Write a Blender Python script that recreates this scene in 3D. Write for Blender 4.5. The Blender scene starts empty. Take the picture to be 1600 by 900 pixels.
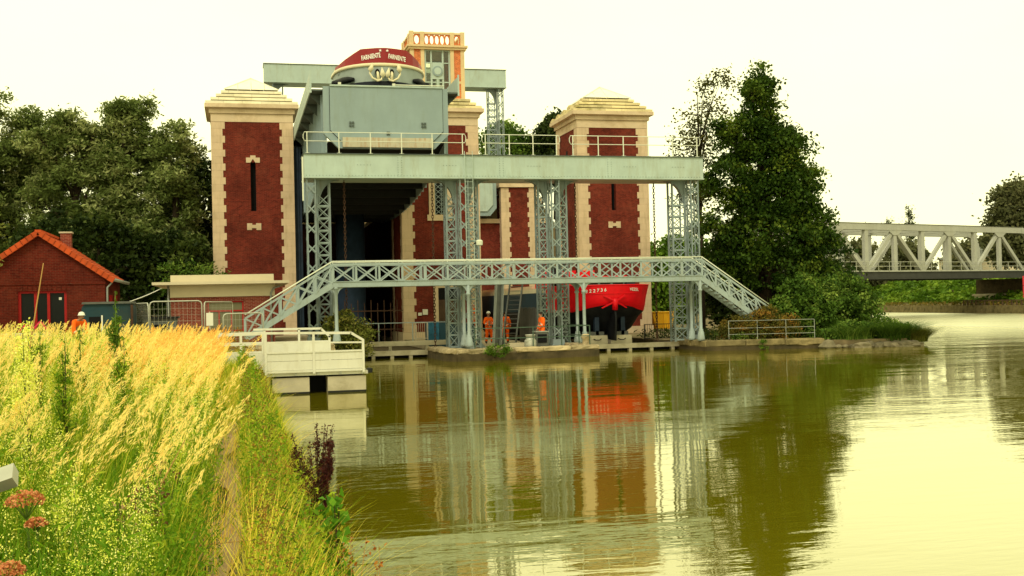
import bpy, bmesh, math, random
import numpy as np
from mathutils import Vector, Matrix, Quaternion
random.seed(7); RNG = np.random.default_rng(11)
SC = bpy.context.scene
COL = SC.collection
PI = math.pi

# ------------------------------------------------------------------ camera
# X runs along the gantry (to the right), Y away from the viewer, Z up, the water lies at z = 0
YAW, PITCH, ROLL, FPX = math.radians(13.8), math.atan(26 / 1750), 0.023, 1750.0
cam_d = bpy.data.cameras.new('camera'); cam = bpy.data.objects.new('camera', cam_d); COL.objects.link(cam)
f0 = Vector((math.sin(YAW) * math.cos(PITCH), math.cos(YAW) * math.cos(PITCH), math.sin(PITCH)))
r0 = Vector((math.cos(YAW), -math.sin(YAW), 0)); u0 = r0.cross(f0)
uu = u0 * math.cos(ROLL) + r0 * math.sin(ROLL); rr = r0 * math.cos(ROLL) - u0 * math.sin(ROLL)
cam.matrix_world = Matrix(((rr.x, uu.x, -f0.x, 0), (rr.y, uu.y, -f0.y, 0), (rr.z, uu.z, -f0.z, 2.6), (0, 0, 0, 1)))
cam_d.sensor_width = 36; cam_d.lens = 36 * FPX / 1600; cam_d.clip_start = 0.1; cam_d.clip_end = 4000
SC.camera = cam

# ------------------------------------------------------------------ sky, sun, exposure
SUN_AZ, SUN_EL = math.radians(212), math.radians(46)      # azimuth from +Y clockwise: behind the viewer, to the left
world = bpy.data.worlds.new('World'); SC.world = world; world.use_nodes = True
wn, wl = world.node_tree.nodes, world.node_tree.links
wn.clear()
sky = wn.new('ShaderNodeTexSky'); sky.sky_type = 'NISHITA'; sky.sun_disc = False
sky.sun_elevation = SUN_EL; sky.sun_rotation = SUN_AZ; sky.dust_density = 3.0
cloud = wn.new('ShaderNodeMix'); cloud.data_type = 'RGBA'
tcw = wn.new('ShaderNodeTexCoord'); mpw = wn.new('ShaderNodeMapping'); mpw.inputs['Scale'].default_value = (1.0, 1.0, 2.4)
nzw = wn.new('ShaderNodeTexNoise'); nzw.inputs['Scale'].default_value = 1.6; nzw.inputs['Detail'].default_value = 5
rpw = wn.new('ShaderNodeValToRGB')
rpw.color_ramp.elements[0].position = 0.3; rpw.color_ramp.elements[0].color = (12.2, 11.9, 6.5, 1)
rpw.color_ramp.elements[1].position = 0.72; rpw.color_ramp.elements[1].color = (14.4, 14.0, 7.7, 1)
wl.new(tcw.outputs['Generated'], mpw.inputs['Vector']); wl.new(mpw.outputs['Vector'], nzw.inputs['Vector']); wl.new(nzw.outputs['Fac'], rpw.inputs['Fac'])
cloud.inputs['Factor'].default_value = 0.93               # an even, closed, bright cloud layer
wl.new(sky.outputs['Color'], cloud.inputs[6]); wl.new(rpw.outputs['Color'], cloud.inputs[7])
bg = wn.new('ShaderNodeBackground'); bg.inputs['Strength'].default_value = 0.125
wo = wn.new('ShaderNodeOutputWorld')
wl.new(cloud.outputs[2], bg.inputs['Color']); wl.new(bg.outputs['Background'], wo.inputs['Surface'])
sd = bpy.data.lights.new('sun', 'SUN'); sd.energy = 1.6; sd.angle = math.radians(14); sd.color = (1.0, 0.93, 0.78)
sun = bpy.data.objects.new('sun', sd); COL.objects.link(sun)
sdir = Vector((math.sin(SUN_AZ) * math.cos(SUN_EL), math.cos(SUN_AZ) * math.cos(SUN_EL), math.sin(SUN_EL)))
sun.rotation_euler = sdir.to_track_quat('Z', 'Y').to_euler(); sun.location = (-20, -20, 60)
SC.view_settings.view_transform = 'Standard'; SC.view_settings.look = 'None'
SC.view_settings.exposure = 0.0; SC.view_settings.gamma = 1.0; SC.view_settings.use_curve_mapping = False
SC.cycles.max_bounces = 6; SC.cycles.diffuse_bounces = 3; SC.cycles.glossy_bounces = 3
SC.cycles.transmission_bounces = 3; SC.cycles.transparent_max_bounces = 8
SC.cycles.use_denoising = True

# ------------------------------------------------------------------ materials
MAT = {}
def _new(name):
    m = bpy.data.materials.new(name); m.use_nodes = True
    nt = m.node_tree; b = nt.nodes['Principled BSDF']
    return m, nt, nt.nodes, nt.links, b
def _pos(n, l, scale=(1, 1, 1)):
    g = n.new('ShaderNodeNewGeometry'); mp = n.new('ShaderNodeMapping'); mp.inputs['Scale'].default_value = scale
    l.new(g.outputs['Position'], mp.inputs['Vector']); return mp.outputs['Vector']
def _noise(n, l, vec, scale, detail=4, rough=.55):
    t = n.new('ShaderNodeTexNoise'); t.inputs['Scale'].default_value = scale; t.inputs['Detail'].default_value = detail
    t.inputs['Roughness'].default_value = rough
    l.new(vec, t.inputs['Vector']); return t.outputs['Fac']
def _ramp(n, l, fac, stops):
    r = n.new('ShaderNodeValToRGB'); e = r.color_ramp.elements
    while len(e) < len(stops): e.new(0.5)
    for i, (p, c) in enumerate(stops): e[i].position = p; e[i].color = (*c[:3], 1)
    l.new(fac, r.inputs['Fac']); return r.outputs['Color']
def _mix(n, l, fac, a, b, mode='MIX'):
    x = n.new('ShaderNodeMix'); x.data_type = 'RGBA'; x.blend_type = mode
    for sock, v in ((x.inputs['Factor'], fac), (x.inputs[6], a), (x.inputs[7], b)):
        if isinstance(v, (int, float)): sock.default_value = v
        elif isinstance(v, tuple): sock.default_value = (*v[:3], 1)
        else: l.new(v, sock)
    return x.outputs[2]
def _bump(n, l, h, b, strength=.3, dist=.02):
    bp = n.new('ShaderNodeBump'); bp.inputs['Strength'].default_value = strength; bp.inputs['Distance'].default_value = dist
    l.new(h, bp.inputs['Height']); l.new(bp.outputs['Normal'], b.inputs['Normal'])
KA = .82                                                      # one calibration for all surface colours
def scl(c, k): return tuple(min(1, v * k * KA) for v in c)
def simple(name, col, rough=.6, var=.18, scale=2.0, metal=0.0, bump=.12, dirt=None, dirt_amt=.55, rnd=0.0, streak=False, spec=.2):
    m, nt, n, l, b = _new(name)
    v = _pos(n, l)
    f = _noise(n, l, v, scale, 5, .6)
    c = _ramp(n, l, f, [(.28, scl(col, 1 - var)), (.72, scl(col, 1 + var))])
    if dirt:
        vs = _pos(n, l, (3.0, 3.0, .5) if streak else (1, 1, 1))
        g = _noise(n, l, vs, scale * (.9 if streak else .55), 6, .7)
        fr = _ramp(n, l, g, [(.5, (0, 0, 0)), (.72, (dirt_amt,) * 3)])
        c = _mix(n, l, fr, c, dirt)
    if rnd:
        oi = n.new('ShaderNodeObjectInfo')
        rr_ = _ramp(n, l, oi.outputs['Random'], [(0, (1 - rnd,) * 3), (1, (1 + rnd * .6, 1 + rnd * .5, 1 + rnd * .4))])
        c = _mix(n, l, 1.0, c, rr_, 'MULTIPLY')
    l.new(c, b.inputs['Base Color'])
    b.inputs['Roughness'].default_value = rough; b.inputs['Metallic'].default_value = metal
    b.inputs['Specular IOR Level'].default_value = spec
    if bump: _bump(n, l, _noise(n, l, v, scale * 9, 4), b, bump, .015)
    MAT[name] = m; return m
def brick(name, c1, c2, mortar, bw=.23, bh=.075, rough=.85, bump=.5, stain=(.03, .008, .006), stain_amt=.55):
    m, nt, n, l, b = _new(name)
    g = n.new('ShaderNodeNewGeometry'); s = n.new('ShaderNodeSeparateXYZ'); l.new(g.outputs['Position'], s.inputs[0])
    ad = n.new('ShaderNodeMath'); ad.operation = 'ADD'; l.new(s.outputs[0], ad.inputs[0]); l.new(s.outputs[1], ad.inputs[1])
    cv = n.new('ShaderNodeCombineXYZ'); l.new(ad.outputs[0], cv.inputs[0]); l.new(s.outputs[2], cv.inputs[1])
    t = n.new('ShaderNodeTexBrick'); l.new(cv.outputs[0], t.inputs['Vector'])
    t.inputs['Scale'].default_value = 1.0; t.inputs['Brick Width'].default_value = bw; t.inputs['Row Height'].default_value = bh
    t.inputs['Mortar Size'].default_value = .008; t.inputs['Mortar Smooth'].default_value = .3; t.inputs['Bias'].default_value = -.1
    for nm_, cc in (('Color1', c1), ('Color2', c2), ('Mortar', mortar)): t.inputs[nm_].default_value = (*scl(cc, 1), 1)
    v = _pos(n, l)
    big = _noise(n, l, v, .45, 6, .65)
    c = _mix(n, l, _ramp(n, l, big, [(.45, (0, 0, 0)), (.7, (stain_amt,) * 3)]), t.outputs['Color'], stain)
    sp = _noise(n, l, v, 5.0, 5, .75)
    c = _mix(n, l, _ramp(n, l, sp, [(.3, (.75,) * 3), (.7, (1.3,) * 3)]), c, c)
    sp2 = _ramp(n, l, sp, [(.32, (.7, .7, .7)), (.55, (1, 1, 1)), (.75, (1.35, 1.2, 1.15))])
    c = _mix(n, l, 1.0, c, sp2, 'MULTIPLY')
    mo = _noise(n, l, v, 1.1, 5, .7)
    c = _mix(n, l, _ramp(n, l, mo, [(.5, (0, 0, 0)), (.72, (.28,) * 3)]), c, tuple(min(1, q * 1.25) for q in (c1[0], c1[1] * 2.1, c1[2] * 2.0)))   # paler, browner patches of brick
    fl = _noise(n, l, v, 9.0, 3, .6)                         # scattered pale lime flecks
    c = _mix(n, l, _ramp(n, l, fl, [(.7, (0, 0, 0)), (.76, (.5,) * 3)]), c, (.36, .2, .13))
    l.new(c, b.inputs['Base Color']); b.inputs['Roughness'].default_value = rough; b.inputs['Specular IOR Level'].default_value = .04
    _bump(n, l, t.outputs['Fac'], b, -bump, .01)
    MAT[name] = m; return m
def leafm(name, stops, trans=.3, rough=.55):
    m, nt, n, l, b = _new(name)
    at = n.new('ShaderNodeAttribute'); at.attribute_name = 'tone'
    c = _ramp(n, l, at.outputs['Fac'], [(p, scl(q, 1)) for p, q in stops])
    l.new(c, b.inputs['Base Color']); b.inputs['Roughness'].default_value = rough; b.inputs['Specular IOR Level'].default_value = .08
    tr = n.new('ShaderNodeBsdfTranslucent'); l.new(c, tr.inputs['Color'])
    mx = n.new('ShaderNodeMixShader'); mx.inputs[0].default_value = trans
    l.new(b.outputs[0], mx.inputs[1]); l.new(tr.outputs[0], mx.inputs[2]); l.new(mx.outputs[0], n['Material Output'].inputs['Surface'])
    MAT[name] = m; return m

brick('brick_tower', (.215, .030, .018), (.12, .017, .012), (.22, .075, .05))
brick('brick_shade_toned', (.035, .009, .005), (.022, .006, .004), (.02, .01, .006))  # near-black brick: the deep shade of the left slot is put into its colour
brick('brick_house', (.155, .018, .010), (.095, .011, .007), (.15, .055, .035), bump=.6, stain_amt=.35)
brick('brick_low', (.25, .04, .026), (.17, .022, .016), (.42, .24, .17), bump=.6, stain_amt=.2)
brick('brick_orange', (.75, .16, .045), (.58, .10, .03), (.8, .5, .25), bump=.4, stain_amt=.0)
simple('stone', (.70, .525, .345), .85, .10, 1.2, dirt=(.36, .26, .14), dirt_amt=.6, rnd=.06, streak=True, bump=.25)
simple('stone_trim', (.72, .56, .37), .85, .10, 1.0, dirt=(.33, .22, .11), dirt_amt=.65, bump=.25)
simple('stone_roof', (.88, .80, .58), .85, .08, 1.0, dirt=(.42, .36, .17), dirt_amt=.45, rnd=.12, bump=.25)
simple('stone_roof_mossy', (.76, .64, .36), .9, .12, 1.1, dirt=(.20, .17, .025), dirt_amt=.95, rnd=.25, bump=.3)
simple('roof_panel', (.95, .90, .72), .7, .08, 1.5, bump=.1)
simple('stone_cream', (.78, .58, .32), .8, .08, 1.3, dirt=(.5, .34, .16), dirt_amt=.4, bump=.2)
simple('paint_green', (.465, .565, .515), .5, .09, 1.0, dirt=(.28, .29, .20), dirt_amt=.55, streak=True, bump=.05)
simple('paint_gate', (.285, .365, .375), .5, .08, .8, dirt=(.20, .24, .20), dirt_amt=.5, streak=True, bump=.05)
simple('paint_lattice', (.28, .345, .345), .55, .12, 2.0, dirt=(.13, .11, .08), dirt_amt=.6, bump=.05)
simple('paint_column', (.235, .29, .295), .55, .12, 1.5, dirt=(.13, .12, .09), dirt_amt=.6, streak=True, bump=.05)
simple('paint_foot', (.335, .405, .40), .55, .12, 1.5, dirt=(.22, .22, .16), dirt_amt=.6, streak=True, bump=.05)
simple('paint_dark', (.10, .125, .115), .6, .15, 1.0, bump=.1)
simple('paint_rust', (.55, .50, .36), .6, .12, 2.0, dirt=(.34, .13, .035), dirt_amt=.8, streak=True, bump=.1)
simple('guide_blue', (.02, .035, .06), .6, .3, 2.0, bump=.1)
simple('rail_white', (.74, .76, .62), .5, .06, 3.0, bump=0)
simple('iron_black', (.012, .013, .012), .6, .3, 4.0, bump=.1)
simple('iron_rust', (.07, .035, .02), .8, .3, 6.0, bump=.2)
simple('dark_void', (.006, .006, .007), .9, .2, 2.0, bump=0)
simple('barge_maroon', (.30, .022, .026), .45, .08, 1.5, bump=.03)
simple('barge_cream', (.80, .72, .48), .5, .05, 2.0, bump=.03)
simple('barge_grey', (.36, .42, .40), .5, .08, 1.0, dirt=(.16, .18, .15), dirt_amt=.5, bump=.04)
simple('barge_navy', (.012, .016, .03), .4, .2, 1.0, bump=.03)
simple('barge_red', (.95, .006, .016), .42, .10, 1.1, dirt=(.45, .004, .008), dirt_amt=.7, bump=.04)
simple('barge_black', (.010, .011, .014), .55, .25, 1.5, dirt=(.03, .03, .03), bump=.15)
simple('barge_blue', (.018, .055, .085), .5, .2, 1.0, dirt=(.02, .03, .04), bump=.05)
simple('barge_teal', (.16, .38, .37), .5, .12, 1.2, bump=.05)
simple('letter_white', (1.0, .98, .9), .6, .04, 3.0, bump=0)
simple('concrete', (.52, .46, .33), .9, .15, 1.6, dirt=(.20, .17, .09), dirt_amt=.8, bump=.35)
simple('concrete_pale', (.66, .58, .40), .9, .10, 1.6, dirt=(.36, .30, .17), dirt_amt=.7, bump=.3)
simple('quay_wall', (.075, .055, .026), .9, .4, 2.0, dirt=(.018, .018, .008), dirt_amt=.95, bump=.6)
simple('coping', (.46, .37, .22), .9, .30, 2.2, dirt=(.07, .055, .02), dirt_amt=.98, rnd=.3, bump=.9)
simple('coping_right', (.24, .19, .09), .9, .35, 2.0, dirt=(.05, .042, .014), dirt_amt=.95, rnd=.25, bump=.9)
simple('ground', (.20, .15, .08), .95, .35, 1.5, dirt=(.08, .09, .025), dirt_amt=.8, bump=.6)
simple('gravel', (.42, .35, .23), .95, .25, 4.0, bump=.6)
simple('path_earth', (.40, .27, .15), .95, .22, 3.0, dirt=(.26, .17, .08), dirt_amt=.7, bump=.6)
simple('cream_paint', (.70, .61, .42), .6, .05, 1.5, dirt=(.5, .42, .26), dirt_amt=.35, bump=.05)
simple('stage_paint', (.74, .72, .60), .55, .05, 2.0, dirt=(.45, .40, .26), dirt_amt=.4, streak=True, bump=.05)
simple('slab_shadow', (.60, .53, .36), .7, .06, 1.5, bump=.05)
simple('frame_red', (.42, .012, .012), .5, .1, 3.0, bump=.03)
simple('tile_orange', (.60, .09, .02), .8, .18, 2.0, rnd=.18, dirt=(.25, .06, .02), dirt_amt=.5, bump=.3)
simple('zinc', (.34, .36, .33), .5, .12, 3.0, metal=.3, bump=.05)
simple('galvanised', (.50, .50, .42), .45, .1, 5.0, metal=.4, bump=.05)
simple('teal_steel', (.015, .05, .065), .5, .2, 1.2, dirt=(.03, .04, .03), dirt_amt=.7, bump=.06)
simple('grey_steel', (.12, .125, .11), .6, .2, 2.0, bump=.1)
simple('tarp_blue', (.02, .11, .17), .5, .35, 4.0, bump=.6)
simple('plank_grey', (.11, .11, .10), .85, .2, 2.0, rnd=.3, bump=.3)
simple('wood_door', (.10, .06, .035), .8, .2, 2.0, rnd=.2, bump=.3)
simple('hi_vis', (1.15, .16, .008), .8, .08, 6.0, dirt=(.7, .1, .01), dirt_amt=.5, bump=.4)
simple('reflective', (.75, .75, .62), .4, .05, 6.0, bump=0)
simple('skin', (.42, .22, .13), .6, .05, 6.0, bump=0)
simple('boot', (.03, .022, .016), .7, .1, 6.0, bump=0)
simple('helmet_white', (.82, .80, .70), .35, .03, 4.0, bump=0)
simple('hair_dark', (.03, .02, .015), .8, .1, 8.0, bump=0)
simple('orange_plastic', (.90, .16, .01), .5, .06, 4.0, bump=0)
simple('yellow_paint', (.85, .45, .02), .5, .1, 2.0, bump=.05)
simple('bridge_paint', (.43, .43, .375), .6, .08, .6, dirt=(.28, .26, .20), dirt_amt=.5, streak=True, bump=.05)
simple('bridge_dark', (.05, .05, .045), .7, .2, 1.0, bump=.1)
simple('sign_red', (.62, .03, .05), .5, .04, 3.0, bump=0)
simple('sign_white', (.80, .78, .66), .5, .04, 3.0, bump=0)
simple('bark', (.055, .04, .025), .95, .3, 4.0, bump=.8)
simple('stem_dry', (.42, .24, .07), .8, .15, 6.0, bump=0)
simple('stem_green', (.09, .15, .015), .7, .2, 6.0, bump=0)
simple('rock', (.22, .19, .12), .95, .3, 2.5, dirt=(.06, .06, .02), dirt_amt=.8, rnd=.3, bump=.7)
simple('tape', (.75, .03, .10), .6, .05, 3.0, bump=0)
def glassm(name, col, rough=.08):
    m, nt, n, l, b = _new(name)
    b.inputs['Base Color'].default_value = (*col, 1); b.inputs['Roughness'].default_value = rough
    b.inputs['Specular IOR Level'].default_value = .12; MAT[name] = m
glassm('glass_dark', (.010, .012, .012), .15); glassm('glass_pale', (.16, .15, .085), .12); glassm('glass_cabin', (.06, .065, .06), .1)
def clear_glass(name):
    m, nt, n, l, b = _new(name)
    t = n.new('ShaderNodeBsdfTransparent'); t.inputs[0].default_value = (.9, .92, .86, 1)
    g = n.new('ShaderNodeBsdfGlossy'); g.inputs['Roughness'].default_value = .03
    fr = n.new('ShaderNodeFresnel'); fr.inputs['IOR'].default_value = 1.5
    mx = n.new('ShaderNodeMixShader'); l.new(fr.outputs[0], mx.inputs[0]); l.new(t.outputs[0], mx.inputs[1]); l.new(g.outputs[0], mx.inputs[2])
    l.new(mx.outputs[0], n['Material Output'].inputs['Surface']); MAT[name] = m
clear_glass('glass_clear')
# leaves: pairs of (position, colour) over a random tone for each leaf clump
leafm('leaf_willow', [(0, (.075, .11, .022)), (.5, (.20, .255, .068)), (1, (.52, .55, .23))])
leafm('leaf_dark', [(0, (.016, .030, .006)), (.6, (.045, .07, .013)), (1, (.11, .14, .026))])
leafm('leaf_alder', [(0, (.020, .05, .006)), (.6, (.07, .125, .013)), (1, (.24, .31, .04))], .25)
leafm('leaf_thin', [(0, (.05, .055, .012)), (.6, (.10, .10, .025)), (1, (.2, .16, .05))], .35)
leafm('leaf_bush', [(0, (.035, .08, .011)), (.5, (.11, .20, .025)), (1, (.32, .42, .08))])
leafm('leaf_ivy', [(0, (.05, .11, .008)), (.5, (.11, .21, .016)), (1, (.24, .36, .035))])
leafm('leaf_autumn', [(0, (.07, .08, .015)), (.5, (.22, .17, .03)), (1, (.42, .20, .04))])
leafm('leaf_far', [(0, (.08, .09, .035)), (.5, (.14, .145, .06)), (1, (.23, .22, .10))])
leafm('leaf_yellowish', [(0, (.10, .13, .02)), (.5, (.2, .21, .04)), (1, (.36, .32, .08))])
leafm('grass_meadow', [(0, (.12, .25, .008)), (.35, (.32, .44, .015)), (.6, (.95, .84, .07)), (.8, (1.15, .86, .16)), (1, (1.1, .54, .07))], .3)
leafm('grass_green', [(0, (.07, .19, .006)), (.5, (.20, .36, .012)), (1, (.5, .55, .04))], .3)
leafm('plume', [(0, (1.18, .98, .30)), (.5, (1.2, .92, .28)), (1, (1.12, .56, .11))], .3)
leafm('floret', [(0, (.75, .9, .07)), (.5, (1.15, 1.1, .2)), (1, (1.2, 1.15, .42))], .3)
leafm('dock_seed', [(0, (.035, .008, .010)), (.5, (.075, .016, .016)), (1, (.14, .04, .025))], .1)
leafm('leaf_big', [(0, (.06, .18, .01)), (.6, (.14, .34, .02)), (1, (.55, .62, .03))], .35)
leafm('leaf_rusty', [(0, (.25, .06, .012)), (.5, (.42, .12, .02)), (1, (.55, .24, .04))], .2)
leafm('sedum_head', [(0, (.62, .18, .07)), (.5, (.75, .28, .11)), (1, (.8, .42, .18))], .2)
leafm('brown_head', [(0, (.10, .04, .02)), (.5, (.22, .10, .04)), (1, (.55, .38, .18))], .1)

def water_mat():
    m, nt, n, l, b = _new('water')
    n.remove(b)
    g = n.new('ShaderNodeNewGeometry')
    def mp(rot, sc):
        v = n.new('ShaderNodeMapping'); v.inputs['Rotation'].default_value = (0, 0, math.radians(rot)); v.inputs['Scale'].default_value = sc
        l.new(g.outputs['Position'], v.inputs['Vector']); return v.outputs[0]
    def math_(op, a, b_, c=None):
        x = n.new('ShaderNodeMath'); x.operation = op
        for i, q in enumerate((a, b_, c)):
            if q is None: continue
            if isinstance(q, (int, float)): x.inputs[i].default_value = q
            else: l.new(q, x.inputs[i])
        return x.outputs[0]
    swell = _noise(n, l, mp(14, (.3, 1.0, 1)), .62, 3, .45); fine = _noise(n, l, mp(-8, (.7, 2.2, 1)), 2.4, 3, .5)
    patch = _noise(n, l, mp(20, (.6, 1.4, 1)), .12, 2, .5)
    pr = _ramp(n, l, patch, [(.40, (.30,) * 3), (.66, (1.0,) * 3)])      # calm lanes and rippled lanes
    sep = n.new('ShaderNodeSeparateXYZ'); l.new(g.outputs['Position'], sep.inputs[0])
    mr = n.new('ShaderNodeMapRange'); mr.inputs['From Min'].default_value = 26; mr.inputs['From Max'].default_value = 52; mr.inputs['To Min'].default_value = 1.0; mr.inputs['To Max'].default_value = 12.0
    l.new(sep.outputs[0], mr.inputs['Value'])                            # the open canal beyond the spit is ruffled by the breeze
    h = math_('MULTIPLY_ADD', math_('MULTIPLY', fine, pr), .55, math_('MULTIPLY', swell, 1.5)); h = math_('MULTIPLY', h, mr.outputs[0])
    bp = n.new('ShaderNodeBump'); bp.inputs['Strength'].default_value = 1.0; bp.inputs['Distance'].default_value = .0105
    l.new(h, bp.inputs['Height'])
    df = n.new('ShaderNodeBsdfDiffuse'); df.inputs['Color'].default_value = (.135, .118, .003, 1)
    gl = n.new('ShaderNodeBsdfGlossy'); r2 = n.new('ShaderNodeMapRange'); r2.inputs['From Min'].default_value = 26; r2.inputs['From Max'].default_value = 60; r2.inputs['To Min'].default_value = .004; r2.inputs['To Max'].default_value = .30; l.new(sep.outputs[0], r2.inputs['Value']); l.new(r2.outputs[0], gl.inputs['Roughness']); gl.inputs['Color'].default_value = (1, .98, .80, 1)
    lw = n.new('ShaderNodeLayerWeight'); lw.inputs['Blend'].default_value = .5
    for sck in (gl, lw): l.new(bp.outputs['Normal'], sck.inputs['Normal'])
    fac = math_('MULTIPLY_ADD', math_('POWER', lw.outputs['Facing'], 2.7), .90, .05)
    mx = n.new('ShaderNodeMixShader'); l.new(fac, mx.inputs[0]); l.new(df.outputs[0], mx.inputs[1]); l.new(gl.outputs[0], mx.inputs[2])
    l.new(mx.outputs[0], n['Material Output'].inputs['Surface']); MAT['water'] = m
water_mat()

# ------------------------------------------------------------------ helpers
ORG = {}
def thing(name, label, cat, loc, group=None):
    o = bpy.data.objects.new(name, None); COL.objects.link(o); o.location = loc; o.empty_display_size = .3
    o['label'] = label; o['category'] = cat
    if group: o['group'] = group
    ORG[o.name] = Vector(loc); return o
def tag(o, label, cat, group=None):
    o['label'] = label; o['category'] = cat
    if group: o['group'] = group
    return o
def structure(o): o['kind'] = 'structure'; return o
def stuff(o): o['kind'] = 'stuff'; return o
def link(name, me, parent=None, loc=None, rot=None):
    """put a mesh in the scene; loc is a world place, kept relative to the parent's base"""
    o = bpy.data.objects.new(name, me); COL.objects.link(o)
    base = ORG[parent.name] if parent else Vector((0, 0, 0))
    if parent: o.parent = parent
    o.location = (Vector(loc) - base) if loc is not None else (0, 0, 0)
    ORG[o.name] = Vector(loc) if loc is not None else base.copy()
    if rot is not None: o.rotation_mode = 'QUATERNION'; o.rotation_quaternion = rot
    return o
class MB:
    def __init__(s): s.v = []; s.f = []; s.m = []; s.cur = 0
    def add(s, vs, fs):
        k = len(s.v); s.v += [tuple(p) for p in vs]; s.f += [tuple(i + k for i in f) for f in fs]; s.m += [s.cur] * len(fs); return s
    def hexa(s, p): return s.add(p, [(0, 3, 2, 1), (4, 5, 6, 7), (0, 1, 5, 4), (1, 2, 6, 5), (2, 3, 7, 6), (3, 0, 4, 7)])
    def box(s, x0, x1, y0, y1, z0, z1):
        return s.hexa([(x0, y0, z0), (x1, y0, z0), (x1, y1, z0), (x0, y1, z0), (x0, y0, z1), (x1, y0, z1), (x1, y1, z1), (x0, y1, z1)])
    def frustum(s, cx, cy, hx, hy, z0, hx1, hy1, z1):
        return s.hexa([(cx - hx, cy - hy, z0), (cx + hx, cy - hy, z0), (cx + hx, cy + hy, z0), (cx - hx, cy + hy, z0),
                       (cx - hx1, cy - hy1, z1), (cx + hx1, cy - hy1, z1), (cx + hx1, cy + hy1, z1), (cx - hx1, cy + hy1, z1)])
    def bar(s, p0, p1, w, d, side=(0, 1, 0)):
        p0, p1 = Vector(p0), Vector(p1); t = (p1 - p0).normalized(); sd = Vector(side)
        a = t.cross(sd)
        if a.length < 1e-4: a = t.cross(Vector((1, 0, 0)))
        a.normalize(); b = a.cross(t).normalized(); a *= w / 2; b *= d / 2
        return s.hexa([p0 - a - b, p0 + a - b, p0 + a + b, p0 - a + b, p1 - a - b, p1 + a - b, p1 + a + b, p1 - a + b])
    def tube(s, pts, r, n=8, cap=True):
        pts = [Vector(p) for p in pts]; rs = r if isinstance(r, (list, tuple)) else [r] * len(pts)
        k = len(s.v); ref = None
        for i, p in enumerate(pts):
            t = (pts[min(i + 1, len(pts) - 1)] - pts[max(i - 1, 0)]).normalized()
            if ref is None:
                ref = t.cross(Vector((0, 0, 1)) if abs(t.z) < .9 else Vector((1, 0, 0))).normalized()
            a = (ref - t * ref.dot(t)).normalized(); ref = a; b = t.cross(a)
            for j in range(n):
                q = p + (a * math.cos(2 * PI * j / n) + b * math.sin(2 * PI * j / n)) * rs[i]; s.v.append(tuple(q))
        for i in range(len(pts) - 1):
            for j in range(n):
                s.f.append((k + i * n + j, k + i * n + (j + 1) % n, k + (i + 1) * n + (j + 1) % n, k + (i + 1) * n + j)); s.m.append(s.cur)
        if cap:
            s.f.append(tuple(k + j for j in reversed(range(n)))); s.m.append(s.cur)
            e = k + (len(pts) - 1) * n; s.f.append(tuple(e + j for j in range(n))); s.m.append(s.cur)
        return s
    def prism(s, poly, ext):
        """poly: planar 3D points; ext: extrusion vector"""
        n = len(poly); e = Vector(ext); a = [Vector(p) for p in poly]
        return s.add(a + [p + e for p in a], [tuple(reversed(range(n))), tuple(range(n, 2 * n))] + [(i, (i + 1) % n, n + (i + 1) % n, n + i) for i in range(n)])
    def lathe(s, c, prof, n=16):
        c = Vector(c); k = len(s.v)
        for r, z in prof:
            for j in range(n): s.v.append((c.x + r * math.cos(2 * PI * j / n), c.y + r * math.sin(2 * PI * j / n), c.z + z))
        for i in range(len(prof) - 1):
            for j in range(n):
                s.f.append((k + i * n + j, k + i * n + (j + 1) % n, k + (i + 1) * n + (j + 1) % n, k + (i + 1) * n + j)); s.m.append(s.cur)
        s.f.append(tuple(k + j for j in reversed(range(n)))); s.m.append(s.cur)
        e = k + (len(prof) - 1) * n; s.f.append(tuple(e + j for j in range(n))); s.m.append(s.cur)
        return s
    def mesh(s, name, mat, base=Vector((0, 0, 0)), smooth=False):
        me = bpy.data.meshes.new(name)
        me.from_pydata([(x - base.x, y - base.y, z - base.z) for x, y, z in s.v], [], s.f)
        for mm in (mat if isinstance(mat, (list, tuple)) else [mat]): me.materials.append(MAT[mm])
        if isinstance(mat, (list, tuple)): me.polygons.foreach_set('material_index', s.m)
        if smooth: me.polygons.foreach_set('use_smooth', [True] * len(s.f))
        me.update(); return me
    def build(s, name, mat, parent=None, smooth=False, loc=None):
        """one mesh object from points given in world coordinates"""
        base = ORG[parent.name] if parent else Vector(loc if loc is not None else (0, 0, 0))
        o = link(name, s.mesh(name, mat, base, smooth), parent, base)
        return o
BARS = {}
def bar(parent, name, p0, p1, w, d, mat, side=(0, 1, 0)):
    """one straight member as an object; members of one size share a mesh"""
    p0, p1 = Vector(p0), Vector(p1); L = (p1 - p0).length; key = (round(L, 3), w, d, mat)
    if key not in BARS:
        BARS[key] = MB().box(-w / 2, w / 2, -d / 2, d / 2, -L / 2, L / 2).mesh(name, mat)
    t = (p1 - p0).normalized(); sd = Vector(side); x = t.cross(sd)
    if x.length < 1e-4: x = t.cross(Vector((1, 0, 0)))
    x.normalize(); x = -x; y = t.cross(x)
    q = Matrix(((x.x, y.x, t.x), (x.y, y.y, t.y), (x.z, y.z, t.z))).to_quaternion()
    return link(name, BARS[key], parent, (p0 + p1) / 2, q)
BLK = {}
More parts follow.
